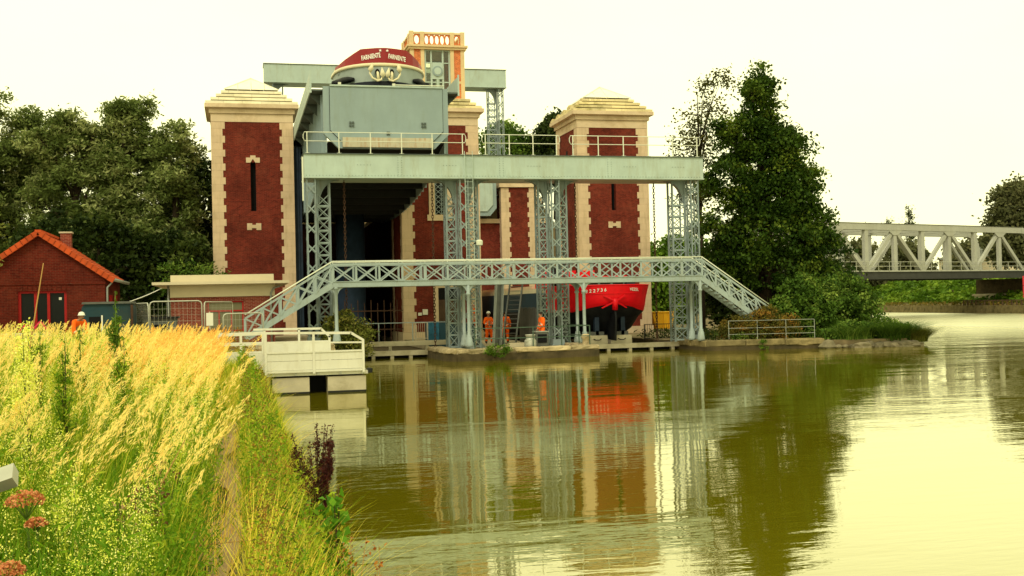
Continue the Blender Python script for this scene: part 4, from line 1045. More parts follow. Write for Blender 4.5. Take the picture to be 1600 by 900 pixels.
# ------------------------------------------------------------------ railings
def railing(label, pts, z, h, rails, step, mat, nm='railing', w=.04, pickets=0, group=None):
    t = thing(nm, label, 'railing', (pts[0][0], pts[0][1], z), group)
    for a, b in zip(pts, pts[1:]):
        a, b = Vector((*a, z)), Vector((*b, z)); L = (b - a).length; n = max(1, round(L / step))
        for k in range(n + (b == Vector((*pts[-1], z)))):
            q = a + (b - a) * (k / n); bar(t, 'post', q, q + Vector((0, 0, h)), w + .005, w + .005, mat)
        for f in rails: bar(t, 'rail', a + Vector((0, 0, h * f)), b + Vector((0, 0, h * f)), w, w * .9, mat)
        if pickets:
            n = int(L / pickets)
            for k in range(n):
                q = a + (b - a) * ((k + .5) / n); bar(t, 'picket', q + Vector((0, 0, .08)), q + Vector((0, 0, h * rails[0])), .014, .014, mat)
simple('rail_green', (.06, .10, .07), .6, .2, 3.0, bump=0)
railing('thin dark green railing along the front edge of the island', [(10.9, 52.0), (16.7, 52.3), (16.75, 56.0)], .5, 1.0, (1.0, .5), 1.5, 'rail_green')
railing('grey railing over the sill of the left slot', [(5.3, 57.8), (10.6, 57.8)], .84, .95, (1.0,), 1.7, 'paint_lattice')
railing('black picket railing on the slot edge right of the red barge', [(21.6, 57.8), (23.3, 57.8)], .5, .85, (1.0, .1), 1.7, 'iron_black', pickets=.12)
railing('thin grey railing in front of the autumn shrubs on the right quay', [(24.6, 53.5), (28.9, 52.45)], .5, 1.0, (1.0, .62, .3), 1.4, 'zinc', w=.022)
railing('pale picket gate on the left slot beside the blue tarpaulin', [(9.1, 58.6), (9.75, 58.6)], .84, .92, (1.0, .1), .65, 'concrete', pickets=.1)
t = thing('tarpaulin_crate', 'crate wrapped in blue tarpaulin at the foot of the middle tower', 'crate', (10.4, 59.6, .6))
MB().box(9.9, 11.2, 59.2, 60.3, .42, 1.72).build('crate', 'teal_steel', t)
m = MB(); vs = []; fs = []
for i in range(9):
    for j in range(7): vs.append((9.86 + i * .075, 59.16 - .03 * math.sin(i * 2.1 + j), .55 + j * .2 + .02 * math.sin(i)))
for i in range(8):
    for j in range(6): fs.append((i * 7 + j, (i + 1) * 7 + j, (i + 1) * 7 + j + 1, i * 7 + j + 1))
m.add(vs, fs).build('tarpaulin', 'tarp_blue', t, True)
t = thing('site_cabinet', 'dark teal site cabinet half hidden behind the lattice column by the door', 'cabinet', (11.9, 61, .42))
MB().box(11.45, 12.7, 60.6, 61.6, .42, 1.6).build('case', 'teal_steel', t); MB().box(11.4, 12.75, 60.55, 61.65, 1.6, 1.66).build('lid', 'grey_steel', t)
o = MB().tube([(13.1 + .16 * math.cos(k * PI / 12), 63.2, 2.0 + max(-.42, min(.42, 0)) + (.62 if math.sin(k * PI / 12) > 0 else -.62) * min(1, abs(math.sin(k * PI / 12)) * 1.4)) for k in range(25)], .06, 8).build('rescue_hose', 'orange_plastic', None, True)
tag(o, 'orange rescue hose hung in a loop beside the tower door', 'hose')
MB().bar((13.1, 63.3, .42), (13.1, 63.3, 2.7), .06, .06).build('hose_stand', 'iron_black', o)
# screen of dark iron palings in the left slot
t = thing('iron_screen', 'dark iron paling screen deep in the shaded left slot', 'screen', (8.4, 72, .05))
for k in range(12): bar(t, 'paling', (5.4 + k * .42, 72, .05), (5.4 + k * .42, 72, 2.9 + .2 * (k % 2)), .05, .05, 'iron_rust')
for z in (1.2, 2.4): bar(t, 'rail', (5.2, 72, z), (10.4, 72, z), .07, .05, 'iron_rust')

# ------------------------------------------------------------------ workers
def person(label, loc, face, pose, helmet=None, hair=False):
    """face: turn about Z, 0 looks towards the viewer (-Y); pose: joint places for a 1.75 m body"""
    J = {'pel': (0, 0, .95), 'wst': (0, .0, 1.10), 'chs': (0, 0, 1.32), 'nck': (0, -.01, 1.50), 'hd0': (0, -.03, 1.57), 'hd1': (0, -.04, 1.66), 'hd2': (0, -.03, 1.74),
         'hL': (.10, 0, .90), 'kL': (.12, -.02, .49), 'aL': (.12, .02, .09), 'tL': (.13, -.15, .04), 'hR': (-.10, 0, .90), 'kR': (-.12, -.02, .49), 'aR': (-.12, .02, .09), 'tR': (-.13, -.15, .04),
         'sL': (.19, 0, 1.43), 'eL': (.27, .02, 1.15), 'wL': (.26, -.10, .92), 'pL': (.26, -.13, .84), 'sR': (-.19, 0, 1.43), 'eR': (-.27, .02, 1.15), 'wR': (-.26, -.10, .92), 'pR': (-.26, -.13, .84)}
    J.update(pose)
    R = {'pel': (.185, .145), 'wst': (.18, .14), 'chs': (.195, .15), 'nck': (.058, .06), 'hd0': (.062, .075), 'hd1': (.078, .098), 'hd2': (.06, .075),
         'h': (.12, .125), 'k': (.09, .092), 'a': (.07, .072), 't': (.045, .035), 's': (.088, .088), 'e': (.07, .07), 'w': (.048, .048), 'p': (.030, .042)}
    E = [('pel', 'wst'), ('wst', 'chs'), ('chs', 'nck'), ('nck', 'hd0'), ('hd0', 'hd1'), ('hd1', 'hd2')]
    for s in 'LR': E += [('pel', 'h' + s), ('h' + s, 'k' + s), ('k' + s, 'a' + s), ('a' + s, 't' + s), ('chs', 's' + s), ('s' + s, 'e' + s), ('e' + s, 'w' + s), ('w' + s, 'p' + s)]
    keys = list(J); idx = {k: i for i, k in enumerate(keys)}
    me = bpy.data.meshes.new('person'); me.from_pydata([J[k] for k in keys], [(idx[a], idx[b]) for a, b in E], [])
    o = bpy.data.objects.new('person', me); COL.objects.link(o)
    md = o.modifiers.new('skin', 'SKIN'); o.modifiers.new('sub', 'SUBSURF').render_levels = 2; o.modifiers['sub'].levels = 2; md.use_smooth_shade = True
    for k in keys:
        r = R.get(k) or R[k[0]]; me.skin_vertices[0].data[idx[k]].radius = r; me.skin_vertices[0].data[idx[k]].use_root = (k == 'pel')
    dg = bpy.context.evaluated_depsgraph_get(); ev = bpy.data.meshes.new_from_object(o.evaluated_get(dg)); o.modifiers.clear()
    bm = bmesh.new(); bm.from_mesh(ev)
    fingers = MB()
    for s in 'LR':                                             # five bent fingers rooted in each palm
        w, p = Vector(J['w' + s]), Vector(J['p' + s]); d = (p - w).normalized(); sd = d.cross(Vector((0, 1, 0) if abs(d.y) < .8 else (1, 0, 0))).normalized(); nr = d.cross(sd)
        for q, ln in ((-.034, .062), (-.012, .075), (.012, .078), (.034, .07)):
            a = p + nr * q; fingers.tube([a, a + d * ln * .5 + sd * .01, a + d * ln + sd * .035], [.010, .009, .007], 5)
        a = w + d * .04 + nr * .03; fingers.tube([a, a + d * .03 + nr * .035, a + d * .065 + nr * .035 + sd * .01], [.012, .010, .008], 5)
    nb = len(bm.faces)
    # a nose, ears: small swellings on the head surface
    h1 = Vector(J['hd1']); hd = (h1 - Vector(J['hd0'])).normalized()
    fw = Vector((0, -1, 0)); face_m = MB()
    face_m.tube([h1 + fw * .085 + hd * .02, h1 + fw * .118 - hd * .018, h1 + fw * .09 - hd * .028], [.010, .016, .008], 6)
    for s in (-1, 1): face_m.tube([h1 + Vector((s * .076, .01, -.025)), h1 + Vector((s * .094, .015, 0)), h1 + Vector((s * .080, .015, .03))], [.012, .016, .012], 6)
    for ex in (fingers, face_m):
        off = [bm.verts.new(v) for v in ex.v]; bm.verts.index_update()
        for f in ex.f:
            try: bm.faces.new([off[i] for i in f])
            except ValueError: pass
    bm.faces.ensure_lookup_table()
    bone = [(a, b) for a, b in E]
    def near(p):
        best, bd = None, 9
        for a, b in bone:
            A, B = Vector(J[a]), Vector(J[b]); t_ = max(0, min(1, (p - A).dot(B - A) / (B - A).length_squared)); dd = (p - A - (B - A) * t_).length
            if dd < bd: bd, best = dd, (a, b, t_)
        return best
    for i, f in enumerate(bm.faces):
        f.smooth = True
        a, b, t_ = near(f.calc_center_median())
        if i >= nb: f.material_index = 1
        elif a in ('nck', 'hd0', 'hd1') or (a[0] == 'w'): f.material_index = 1
        elif a[0] == 'a' or (a[0] == 'k' and t_ > .86): f.material_index = 2
        elif (a[0] == 'k' and .35 < t_ < .5) or (a[0] == 'e' and .35 < t_ < .55) or (a == 'pel' and .3 < t_ < .75 and b == 'wst'): f.material_index = 3
        else: f.material_index = 0
    m2 = bpy.data.meshes.new('person'); bm.to_mesh(m2); bm.free()
    for mm in ('hi_vis', 'skin', 'boot', 'reflective'): m2.materials.append(MAT[mm])
    o.data = m2; o.location = loc; o.rotation_euler = (0, 0, face); ORG[o.name] = Vector((0, 0, 0))
    tag(o, label, 'person')
    def child(mb, nm, mat):
        c = bpy.data.objects.new(nm, mb.mesh(nm, mat, smooth=True)); COL.objects.link(c); c.parent = o; return c
    h2 = Vector(J['hd2'])
    if helmet: child(MB().lathe((h2.x, h2.y + .005, h2.z - .02), [(.135, 0), (.125, .012), (.112, .02), (.108, .055), (.085, .10), (.045, .125), (.01, .13)], 18), 'helmet', helmet)
    if hair: child(MB().lathe((h2.x, h2.y + .02, h2.z - .055), [(.082, -.02), (.092, .02), (.088, .06), (.06, .10), (.01, .115)], 14), 'hair', 'hair_dark')
    child(MB().tube([(h1.x - .032, h1.y - .088, h1.z + .012), (h1.x - .024, h1.y - .094, h1.z + .012)], .009, 6).tube([(h1.x + .024, h1.y - .094, h1.z + .012), (h1.x + .032, h1.y - .088, h1.z + .012)], .009, 6), 'eyes', 'hair_dark')
    child(MB().tube([(h1.x - .02, h1.y - .09, h1.z - .055), (h1.x + .02, h1.y - .09, h1.z - .055)], .006, 6), 'mouth', 'boot')
    return o
person('worker in orange overalls and pale helmet, hands before the waist, left of the ladder', (13.85, 62.2, .42), .25,
       {'eL': (.30, -.05, 1.17), 'wL': (.12, -.20, 1.10), 'pL': (.05, -.22, 1.08), 'eR': (-.30, -.05, 1.17), 'wR': (-.13, -.22, 1.06), 'pR': (-.06, -.25, 1.05), 'aL': (.22, .05, .09), 'tL': (.27, -.12, .04), 'kL': (.18, -.03, .49), 'aR': (-.17, 0, .09), 'tR': (-.21, -.15, .04)}, 'helmet_white')
person('worker in orange overalls seen behind the rungs of the ship ladder', (14.72, 61.7, .42), 2.9, {'wL': (.2, -.16, 1.0), 'pL': (.16, -.22, .97)}, None, True)
person('worker in orange jacket turned sideways beside the third lattice column', (15.02, 55.0, .42), -1.35,
       {'eL': (.26, -.03, 1.16), 'wL': (.2, -.22, 1.06), 'pL': (.17, -.29, 1.05), 'hd0': (0, -.05, 1.56), 'hd1': (0, -.08, 1.64), 'hd2': (0, -.07, 1.72)}, None, True)
person('worker in orange with white helmet stooping in the yard behind the tall grass', (-5.55, 42.0, 1.05), .6,
       {'wst': (0, -.08, 1.08), 'chs': (0, -.22, 1.24), 'nck': (0, -.34, 1.36), 'hd0': (0, -.40, 1.40), 'hd1': (0, -.45, 1.46), 'hd2': (0, -.46, 1.54), 'sL': (.19, -.28, 1.30), 'sR': (-.19, -.28, 1.30),
        'eL': (.25, -.36, 1.02), 'wL': (.18, -.5, .84), 'pL': (.15, -.55, .77), 'eR': (-.25, -.36, 1.02), 'wR': (-.18, -.5, .84), 'pR': (-.15, -.55, .77)}, 'helmet_white')

# ------------------------------------------------------------------ brick house on the left
def house():
    xa, xb, ya, yb = -11.6, -5.95, 55.0, 61.5; xm = (xa + xb) / 2; ze, zr = 4.38, 6.36; zb = .93
    t = thing('brick_house', 'small red brick house with orange verge tiles at the left edge', 'house', (xm, 61, zb))
    # gable wall with the door opening left free
    d0, d1, dz = -9.72, -7.62, 3.72
    m = MB()
    m.box(xa, d0, ya, ya + .35, zb, ze); m.box(d1, xb, ya, ya + .35, zb, ze); m.box(d0, d1, ya, ya + .35, dz, ze)
    m.prism([(xa, ya, ze), (xb, ya, ze), (xm, ya, zr - .1)], (0, .35, 0))
    m.box(xb - .35, xb, ya + .35, yb, zb, ze); m.box(xa, xa + .35, ya + .35, yb, zb, ze); m.box(xa, xb, yb, yb + .35, zb, ze)
    m.prism([(xa, yb, ze), (xb, yb, ze), (xm, yb, zr - .1)], (0, .35, 0))
    m.build('wall', 'brick_house', t)
    MB().box(xa - .04, xb + .04, ya - .05, ya + .001, 4.0, 4.12).build('string_course', 'brick_house', t)
    N = 10                                                     # flat arch of standing bricks over the door
    for k in range(N): block(t, 'arch_brick', d0 + (d1 - d0) * k / N + .01, d0 + (d1 - d0) * (k + 1) / N - .01, ya - .03, ya + .02, dz, dz + .24, 'brick_house')
    dr = MB().box(d0, d1, ya + .2, ya + .24, zb, dz).build('door', 'glass_dark', t)
    for x in (d0 + .06, -8.98, -8.42, d1 - .06): bar(dr, 'door_frame', (x, ya + .15, zb), (x, ya + .15, dz), .12, .09, 'frame_red')
    bar(dr, 'door_frame', (d0, ya + .14, dz - .05), (d1, ya + .14, dz - .05), .1, .09, 'frame_red')
    block(dr, 'notice', -7.98, -7.86, ya + .17, ya + .19, 3.3, 3.42, 'sign_white')
    # roof: two slopes of tile rows, verge tiles and ridge tiles one by one
    s = (zr - ze) / (xb - xm)
    for sg in (-1, 1):
        x1 = xm + sg * (xb - xm + .38); z1 = zr - s * (xb - xm + .38)
        rows = 14
        for k in range(rows):
            f0_, f1_ = k / rows, (k + 1) / rows
            p = lambda f, up: (xm + (x1 - xm) * f, zr + (z1 - zr) * f + up)
            (ax, az), (bx_, bz) = p(f0_, .03), p(f1_ + .01, .08)
            m = MB().hexa([(ax, ya - .05, az), (bx_, ya - .05, bz), (bx_, yb + .5, bz), (ax, yb + .5, az), (ax, ya - .05, az + .04), (bx_, ya - .05, bz + .04), (bx_, yb + .5, bz + .04), (ax, yb + .5, az + .04)])
            m.build('tile_row', 'tile_orange', t)
            m = MB().bar((ax, ya - .17, az + .0), (bx_, ya - .17, bz - .03), .24, .20, (0, 1, 0)); m.build('verge_tile', 'tile_orange', t)
    for k in range(16): block(t, 'ridge_tile', xm - .13, xm + .13, ya - .28 + k * .42, ya - .28 + k * .42 + .4, zr + .05, zr + .16, 'tile_orange')
    for sg in (-1, 1):
        xg = xm + sg * (xb - xm + .42); g = MB().tube([(xg, ya - .2, ze - .2), (xg, yb + .4, ze - .2)], .08, 8).build('gutter', 'zinc', t, True)
    MB().tube([(xb + .38, ya + .1, ze - .22), (xb + .1, ya + .05, ze - .55), (xb + .08, ya + .05, zb)], .045, 8).build('downpipe', 'zinc', t, True)
    c = MB().box(-8.6, -8.1, 60.2, 60.7, 5.7, 6.72).build('chimney', 'brick_low', t); MB().box(-8.66, -8.04, 60.14, 60.76, 6.72, 6.8).build('chimney_cap', 'concrete', c)
    for y in (56.6, 58.8):
        w = MB().box(xb - .02, xb + .03, y, y + .9, 1.9, 3.5).build('window', 'glass_dark', t)
        for yy in (y, y + .45, y + .9): bar(w, 'window_frame', (xb + .04, yy, 1.9), (xb + .04, yy, 3.5), .07, .06, 'frame_red', (1, 0, 0))
house()
# ------------------------------------------------------------------ flat-roofed building
def flat_building():
    xa, xb, ya, yb, zb = -3.32, 1.9, 60.0, 68.0, .93
    t = thing('flat_roof_building', 'low brick building with cream flat roof and red-framed window before the left tower', 'building', ((xa + xb) / 2, 64, zb))
    w0, w1, wz0, wz1 = -1.5, .32, 1.55, 3.12
    m = MB().box(xa, w0, ya, ya + .3, zb, 3.35).box(w1, xb, ya, ya + .3, zb, 3.35).box(w0, w1, ya, ya + .3, zb, wz0).box(w0, w1, ya, ya + .3, wz1, 3.35)
    m.box(xa, xa + .3, ya + .3, yb, zb, 3.35).box(xb - .3, xb, ya + .3, yb, zb, 3.35).box(xa, xb, yb, yb + .3, zb, 3.35); m.build('wall', 'brick_low', t)
    n = 18
    for k in range(n): block(t, 'soldier_brick', w0 - .15 + (w1 - w0 + .3) * k / n + .006, w0 - .15 + (w1 - w0 + .3) * (k + 1) / n - .006, ya - .02, ya + .01, wz1 + .005, wz1 + .2, 'brick_low')
    MB().box(xa - .02, xb + .02, ya - .04, yb + .3, 3.36, 4.0).build('fascia', 'cream_paint', t)
    MB().box(xa - .85, xb + .75, ya - .75, yb + .6, 4.0, 4.14).build('roof_slab', 'cream_paint', t)
    MB().box(xa + .02, xb - .02, ya - .1, yb + .2, 4.14, 4.5).build('parapet', 'cream_paint', t)
    w = MB().box(w0, w1, ya + .14, ya + .17, wz0, wz1).build('window', 'glass_pale', t)
    for z in (wz0 + .04, 2.62, wz1 - .03): bar(w, 'window_frame', (w0, ya + .1, z), (w1, ya + .1, z), .075, .08, 'frame_red')
    for x in (w0 + .04, -.92, -.3, w1 - .04): bar(w, 'window_frame', (x, ya + .09, wz0), (x, ya + .09, wz1 if x in (w0 + .04, w1 - .04) else 2.62), .07, .08, 'frame_red')
    MB().box(w0 - .1, w1 + .1, ya - .06, ya + .1, wz0 - .1, wz0).build('window_sill', 'concrete', t)
    MB().tube([(1.72, ya - .1, zb), (1.72, ya - .1, 3.5), (1.85, ya - .12, 3.75), (2.2, ya - .12, 3.86)], .05, 8).build('downpipe', 'zinc', t, True)
    MB().tube([(-3.42, ya - .1, zb), (-3.42, ya - .1, 3.98)], .05, 8).build('roof_post', 'zinc', t, True)
flat_building()
o = MB().tube([(-6.0 + 2.3 * k / 10, 56.5 + 3.0 * k / 10, 3.0 + .85 * (k / 10) ** 1.6) for k in range(11)], .022, 5).build('overhead_cable', 'letter_white', None, True); tag(o, 'white cable sagging from the brick house to the flat roof', 'cable')

# ------------------------------------------------------------------ yard clutter
t = thing('generator', 'dark teal steel generator cabin with open hatch behind the grass', 'generator', (-5.0, 48, 1.0))
def rbox(x0, x1, y0, y1, z0, z1, r, n=4):
    P = [(x0, z0), (x1, z0)]
    P += [(x1 - r + r * math.cos(PI / 2 * k / n), z1 - r + r * math.sin(PI / 2 * k / n)) for k in range(n + 1)]
    P += [(x0 + r - r * math.sin(PI / 2 * k / n), z1 - r + r * math.cos(PI / 2 * k / n)) for k in range(n + 1)]
    return [(x, y0, z) for x, z in P], (0, y1 - y0, 0)
p, e = rbox(-6.0, -4.1, 47.2, 49.4, 1.0, 3.02, .22); MB().prism(p, e).build('body', 'teal_steel', t)
MB().box(-5.72, -5.3, 47.15, 47.21, 1.5, 2.5).build('hatch', 'dark_void', t)
MB().box(-5.26, -5.2, 47.14, 47.2, 1.45, 2.55).build('hatch_trim', 'sign_white', t)
p, e = rbox(-5.98, -4.12, 47.1, 49.5, 3.0, 3.09, .05); MB().prism(p, e).build('roof_trim', 'grey_steel', t)
MB().box(-4.14, -4.06, 47.1, 47.3, 1.0, 2.95).build('corner_post', 'iron_rust', t)
t = thing('grey_bin', 'dark grey steel bin with flat lid behind the mesh fence', 'bin', (-3.1, 50, 1.0))
MB().prism([(-3.75, 49.6, 1.0), (-2.6, 49.6, 1.0), (-2.5, 49.6, 2.35), (-3.85, 49.6, 2.35)], (0, .9, 0)).build('body', 'grey_steel', t); MB().box(-3.9, -2.42, 49.5, 50.6, 2.35, 2.43).build('lid', 'iron_black', t)
MB().box(-3.5, -2.9, 49.56, 49.6, 1.3, 2.1).build('front_panel', 'dark_void', t)
def mesh_fence(label, x0, y0, x1, y1, z0, h):
    t = thing('mesh_fence', label, 'fence panel', (x0, y0, z0), 'galvanised mesh fence panels in the yard'); r = .14
    a, b = Vector((x0, y0, z0)), Vector((x1, y1, z0)); d = (b - a).normalized(); up = Vector((0, 0, 1))
    MB().tube([a, a + up * (h - r), a + up * (h - r * .3) + d * r * .3, a + up * h + d * r, b + up * h - d * r, b + up * (h - r * .3) - d * r * .3, b + up * (h - r), b], .026, 8).build('frame', 'galvanised', t, True)
    m = MB(); L = (b - a).length
    for k in range(1, int(L / .16)): q = a + d * k * .16; m.bar(q + up * .1, q + up * (h - .02), .006, .006)
    for k in range(1, int(h / .25)): m.bar(a + up * k * .25, b + up * k * .25, .006, .006)
    stuff(m.build('wire_mesh', 'galvanised', t))
mesh_fence('galvanised mesh fence panel standing square in front of the flat building', -3.4, 47, -1.4, 47.2, 1.0, 2.05)
mesh_fence('galvanised mesh fence panel turned back at an angle beside the white notice', -1.3, 47.2, -.2, 50.5, 1.0, 2.0)
mesh_fence('galvanised mesh fence panel receding beside the teal generator', -5.0, 52, -3.5, 47.5, 1.0, 2.0)
mesh_fence('low galvanised mesh fence panel before the red-framed window', -.55, 46.0, 1.0, 46.2, 1.0, 1.5)
t = thing('notice_board', 'small white notice fixed on a post behind the orange grass', 'notice', (-1.05, 45.2, 1.0))
MB().box(-1.18, -.92, 45.18, 45.2, 2.05, 2.55).build('board', 'sign_white', t); bar(t, 'post', (-1.05, 45.24, 1.0), (-1.05, 45.24, 2.6), .05, .05, 'galvanised')
t = thing('concrete_block', 'pale concrete slab at the far left behind the grass', 'slab', (-6.6, 38, 1.1)); MB().box(-8.6, -5.85, 37.5, 38.6, .9, 2.05).build('slab', 'concrete_pale', t); MB().box(-8.5, -6.1, 37.4, 37.5, 1.0, 1.25).build('ledge', 'concrete', t)
m = MB(); a = [(-6.6, 37.3, 2.1), (-6.35, 37.3, 2.35), (-6.15, 37.3, 2.2), (-5.95, 37.3, 2.42), (-5.75, 37.3, 2.15)]
for p, q in zip(a, a[1:]): m.bar(p, q, .05, .006)
tag(m.build('barrier_tape', 'tape'), 'pink barrier tape tangled over the pale slab', 'tape')

# ------------------------------------------------------------------ landing stage
def stage():
    t = thing('landing_stage', 'cream steel landing stage with railings on two concrete piers by the left bank', 'landing stage', (2.4, 36.5, 0))
    S = 'stage_paint'
    for a, b in ((1.0, 2.12), (2.68, 3.86)): MB().box(a, b, 35.1, 37.4, -.6, .50).build('pier', 'concrete', t); MB().box(a - .0, b + .0, 35.098, 35.1, -.6, .06).build('weed_line', 'iron_black', t)
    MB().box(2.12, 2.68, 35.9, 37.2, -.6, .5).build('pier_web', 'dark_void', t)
    MB().box(.82, 3.92, 35.05, 38.0, .56, .66).build('deck_frame', 'stage_paint', t)
    MB().box(.86, 3.88, 35.2, 37.9, .662, .71).build('deck', 'galvanised', t)
    for k in range(5): block(t, 'frame_lug', 1.0 + k * .68, 1.06 + k * .68, 35.0, 35.05, .57, .65, 'galvanised')
    MB().box(3.92, 4.06, 35.0, 35.4, .58, .72).build('rubber_bumper', 'iron_black', t)
    y = 35.0
    # front: boards below, rails above
    for x0, x1 in ((.86, 2.22), (2.30, 3.74)):
        for z0, z1 in ((.75, 1.02), (1.03, 1.26)): block(t, 'side_board', x0, x1, y - .02, y + .02, z0, z1, S)
        bar(t, 'board_cap', (x0, y - .01, 1.29), (x1, y - .01, 1.29), .05, .08, S)
        bar(t, 'foot_angle', (x0, y - .01, .70), (x1, y - .01, .70), .06, .09, S)
    for x in (.82, 2.26): bar(t, 'rail_post', (x, y, .62), (x, y, 1.88), .075, .075, S)
    bar(t, 'rail_post', (3.78, y, .62), (3.78, y, 1.62), .075, .075, S)
    bar(t, 'top_rail', (.78, y, 1.90), (3.42, y, 1.84), .075, .07, S); bar(t, 'top_rail', (3.40, y, 1.85), (3.80, y, 1.60), .075, .07, S)
    bar(t, 'mid_rail', (.82, y, 1.60), (3.78, y, 1.54), .05, .05, S)
    # rear
    y = 37.95
    for x0, x1 in ((.9, 1.95), (2.0, 2.95)): block(t, 'side_board', x0, x1, y - .02, y + .02, 1.12, 1.55, S)
    for x in (.86, 1.98, 2.98): bar(t, 'rail_post', (x, y, .62), (x, y, 1.95 if x < 2.5 else 1.7), .07, .07, S)
    bar(t, 'top_rail', (.5, y, 1.97), (2.72, y, 1.95), .07, .07, S); bar(t, 'top_rail', (2.7, y, 1.95), (3.0, y, 1.66), .07, .07, S)
    # gangway to the bank
    MB().box(-.75, .8, 35.3, 36.9, .86, .95).build('gangway_deck', 'galvanised', t)
    for y in (35.25, 36.95):
        for x0, x1 in ((-.6, .06), (.12, .76)): block(t, 'gangway_board', x0, x1, y - .02, y + .02, .78, 1.22, S)
        for x in (-.62, .09, .78): bar(t, 'rail_post', (x, y, .7), (x, y, 1.84), .075, .075, S)
        bar(t, 'top_rail', (-.64, y, 1.86), (.82, y, 1.88), .075, .07, S); bar(t, 'mid_rail', (-.62, y, 1.56), (.78, y, 1.56), .055, .05, S); bar(t, 'low_rail', (-.62, y, 1.26), (.78, y, 1.26), .055, .05, S)
        bar(t, 'sloping_rail', (-1.0, y, 1.5), (-.62, y, 1.85), .07, .06, S); bar(t, 'sloping_rail', (-1.0, y, 1.2), (-.62, y, 1.5), .05, .05, S)
stage()

# ------------------------------------------------------------------ railway bridge
def rail_bridge():
    O = Vector((107.2, 133.7, 0)); d = Vector((-.95, -.31, 0)).normalized(); n = Vector((-d.y, d.x, 0))   # n: away from the viewer
    if n.y < 0: n = -n
    t = thing('railway_bridge', 'pale steel truss railway bridge over the canal at the right edge', 'bridge', (88, 127, 0))
    zl, zd, zt = 4.75, 5.75, 11.55; L = 54; pitch = 10.6
    P = lambda s, z, o=0: O + d * s + n * o + Vector((0, 0, z))
    for o_, nm in ((0, 'near'), (8.5, 'far')):
        MB().bar(P(-.5, zl + .45, o_), P(L, zl + .45, o_), .95, .5, n).build('bottom_girder', 'bridge_dark', t)
        MB().bar(P(-.5, zd - .05, o_ - .25), P(L, zd - .05, o_ - .25), .16, .3, n).build('deck_edge', 'bridge_paint', t)
        MB().bar(P(-.5, zl - .02, o_ - .1), P(L, zl - .02, o_ - .1), .1, .8, n).build('bottom_flange', 'bridge_dark', t)
        MB().bar(P(2.6, zt - .35, o_), P(L, zt - .35, o_), .8, .62, n).build('top_chord', 'bridge_paint', t)
        MB().bar(P(2.6, zt + .07, o_), P(L, zt + .07, o_), .05, .74, n).build('chord_plate', 'bridge_dark', t)
        cv = MB(); pr = P(2.7, zt - .35, o_)
        for k in range(1, 7):
            th = PI / 2 * k / 6 * .66; q = P(2.7 - 2.6 * math.sin(th), zt - .35 - 2.6 * (1 - math.cos(th)), o_); cv.bar(pr, q, .8, .62, n); pr = q
        cv.bar(pr, P(-.3, zd, o_), .75, .62, n); cv.build('end_post', 'bridge_paint', t)
        k = 0; s = 2.0
        while s + pitch < L + 3:
            bar(t, 'truss_post', P(s + pitch, zd, o_), P(s + pitch, zt - .7, o_), .6, .46, 'bridge_paint', n)
            bar(t, 'truss_post', P(s + pitch / 2, zd, o_), P(s + pitch / 2, zt - .7, o_), .55, .42, 'bridge_paint', n)
            bar(t, 'truss_diagonal', P(s + .15, zd, o_ + .02), P(s + pitch / 2 - .12, zt - .75, o_ + .02), .44, .4, 'bridge_paint', n)
            bar(t, 'truss_diagonal', P(s + pitch - .15, zd, o_ + .03), P(s + pitch / 2 + .12, zt - .75, o_ + .03), .44, .4, 'bridge_paint', n)
            MB().prism([P(s + pitch / 2 - 1.3, zt - .74, o_ - .28), P(s + pitch / 2 + 1.3, zt - .74, o_ - .28), P(s + pitch / 2 + .45, zt - 1.35, o_ - .28), P(s + pitch / 2 - .45, zt - 1.35, o_ - .28)], n * .05).build('gusset', 'bridge_paint', t)
            s += pitch
    for k in range(11):
        s = 2.0 + k * 5.3; bar(t, 'cross_girder', P(s, zl + .5, 0), P(s, zl + .5, 8.5), .7, .3, 'bridge_dark', d)
        if k: bar(t, 'top_strut', P(s, zt - .3, 0), P(s, zt - .3, 8.5), .4, .35, 'bridge_paint', d)
    MB().bar(P(-1, zd - .1, 4.25), P(L, zd - .1, 4.25), .2, 8.0, n).build('deck', 'bridge_dark', t)
    for z in (zd + .55, zd + 1.1): bar(t, 'parapet_rail', P(-.5, z, -.45), P(L, z, -.45), .06, .05, 'galvanised', n)
    for k in range(27): bar(t, 'parapet_post', P(k * 2, zd - .05, -.45), P(k * 2, zd + 1.1, -.45), .06, .05, 'galvanised', n)
    # piers
    for s, zb in ((-1.6, .9), (46, .4)):
        p = thing('pier', '', '', P(s, 0, 4.2)); del p['label'], p['category']; p.parent = t; p.location = P(s, 0, 4.2) - ORG[t.name]
        MB().bar(P(s, zb, 4.2), P(s, 2.3, 4.2), 2.6, 10.5, n).build('pier_base', 'concrete_pale', p)
        MB().bar(P(s, 2.3, 4.2), P(s, 2.6, 4.2), 3.0, 11, n).build('pier_ledge', 'concrete', p)
        MB().bar(P(s, 2.6, 4.2), P(s, zl - .1, 4.2), 2.4, 10, n).build('pier_head', 'quay_wall', p)
rail_bridge()
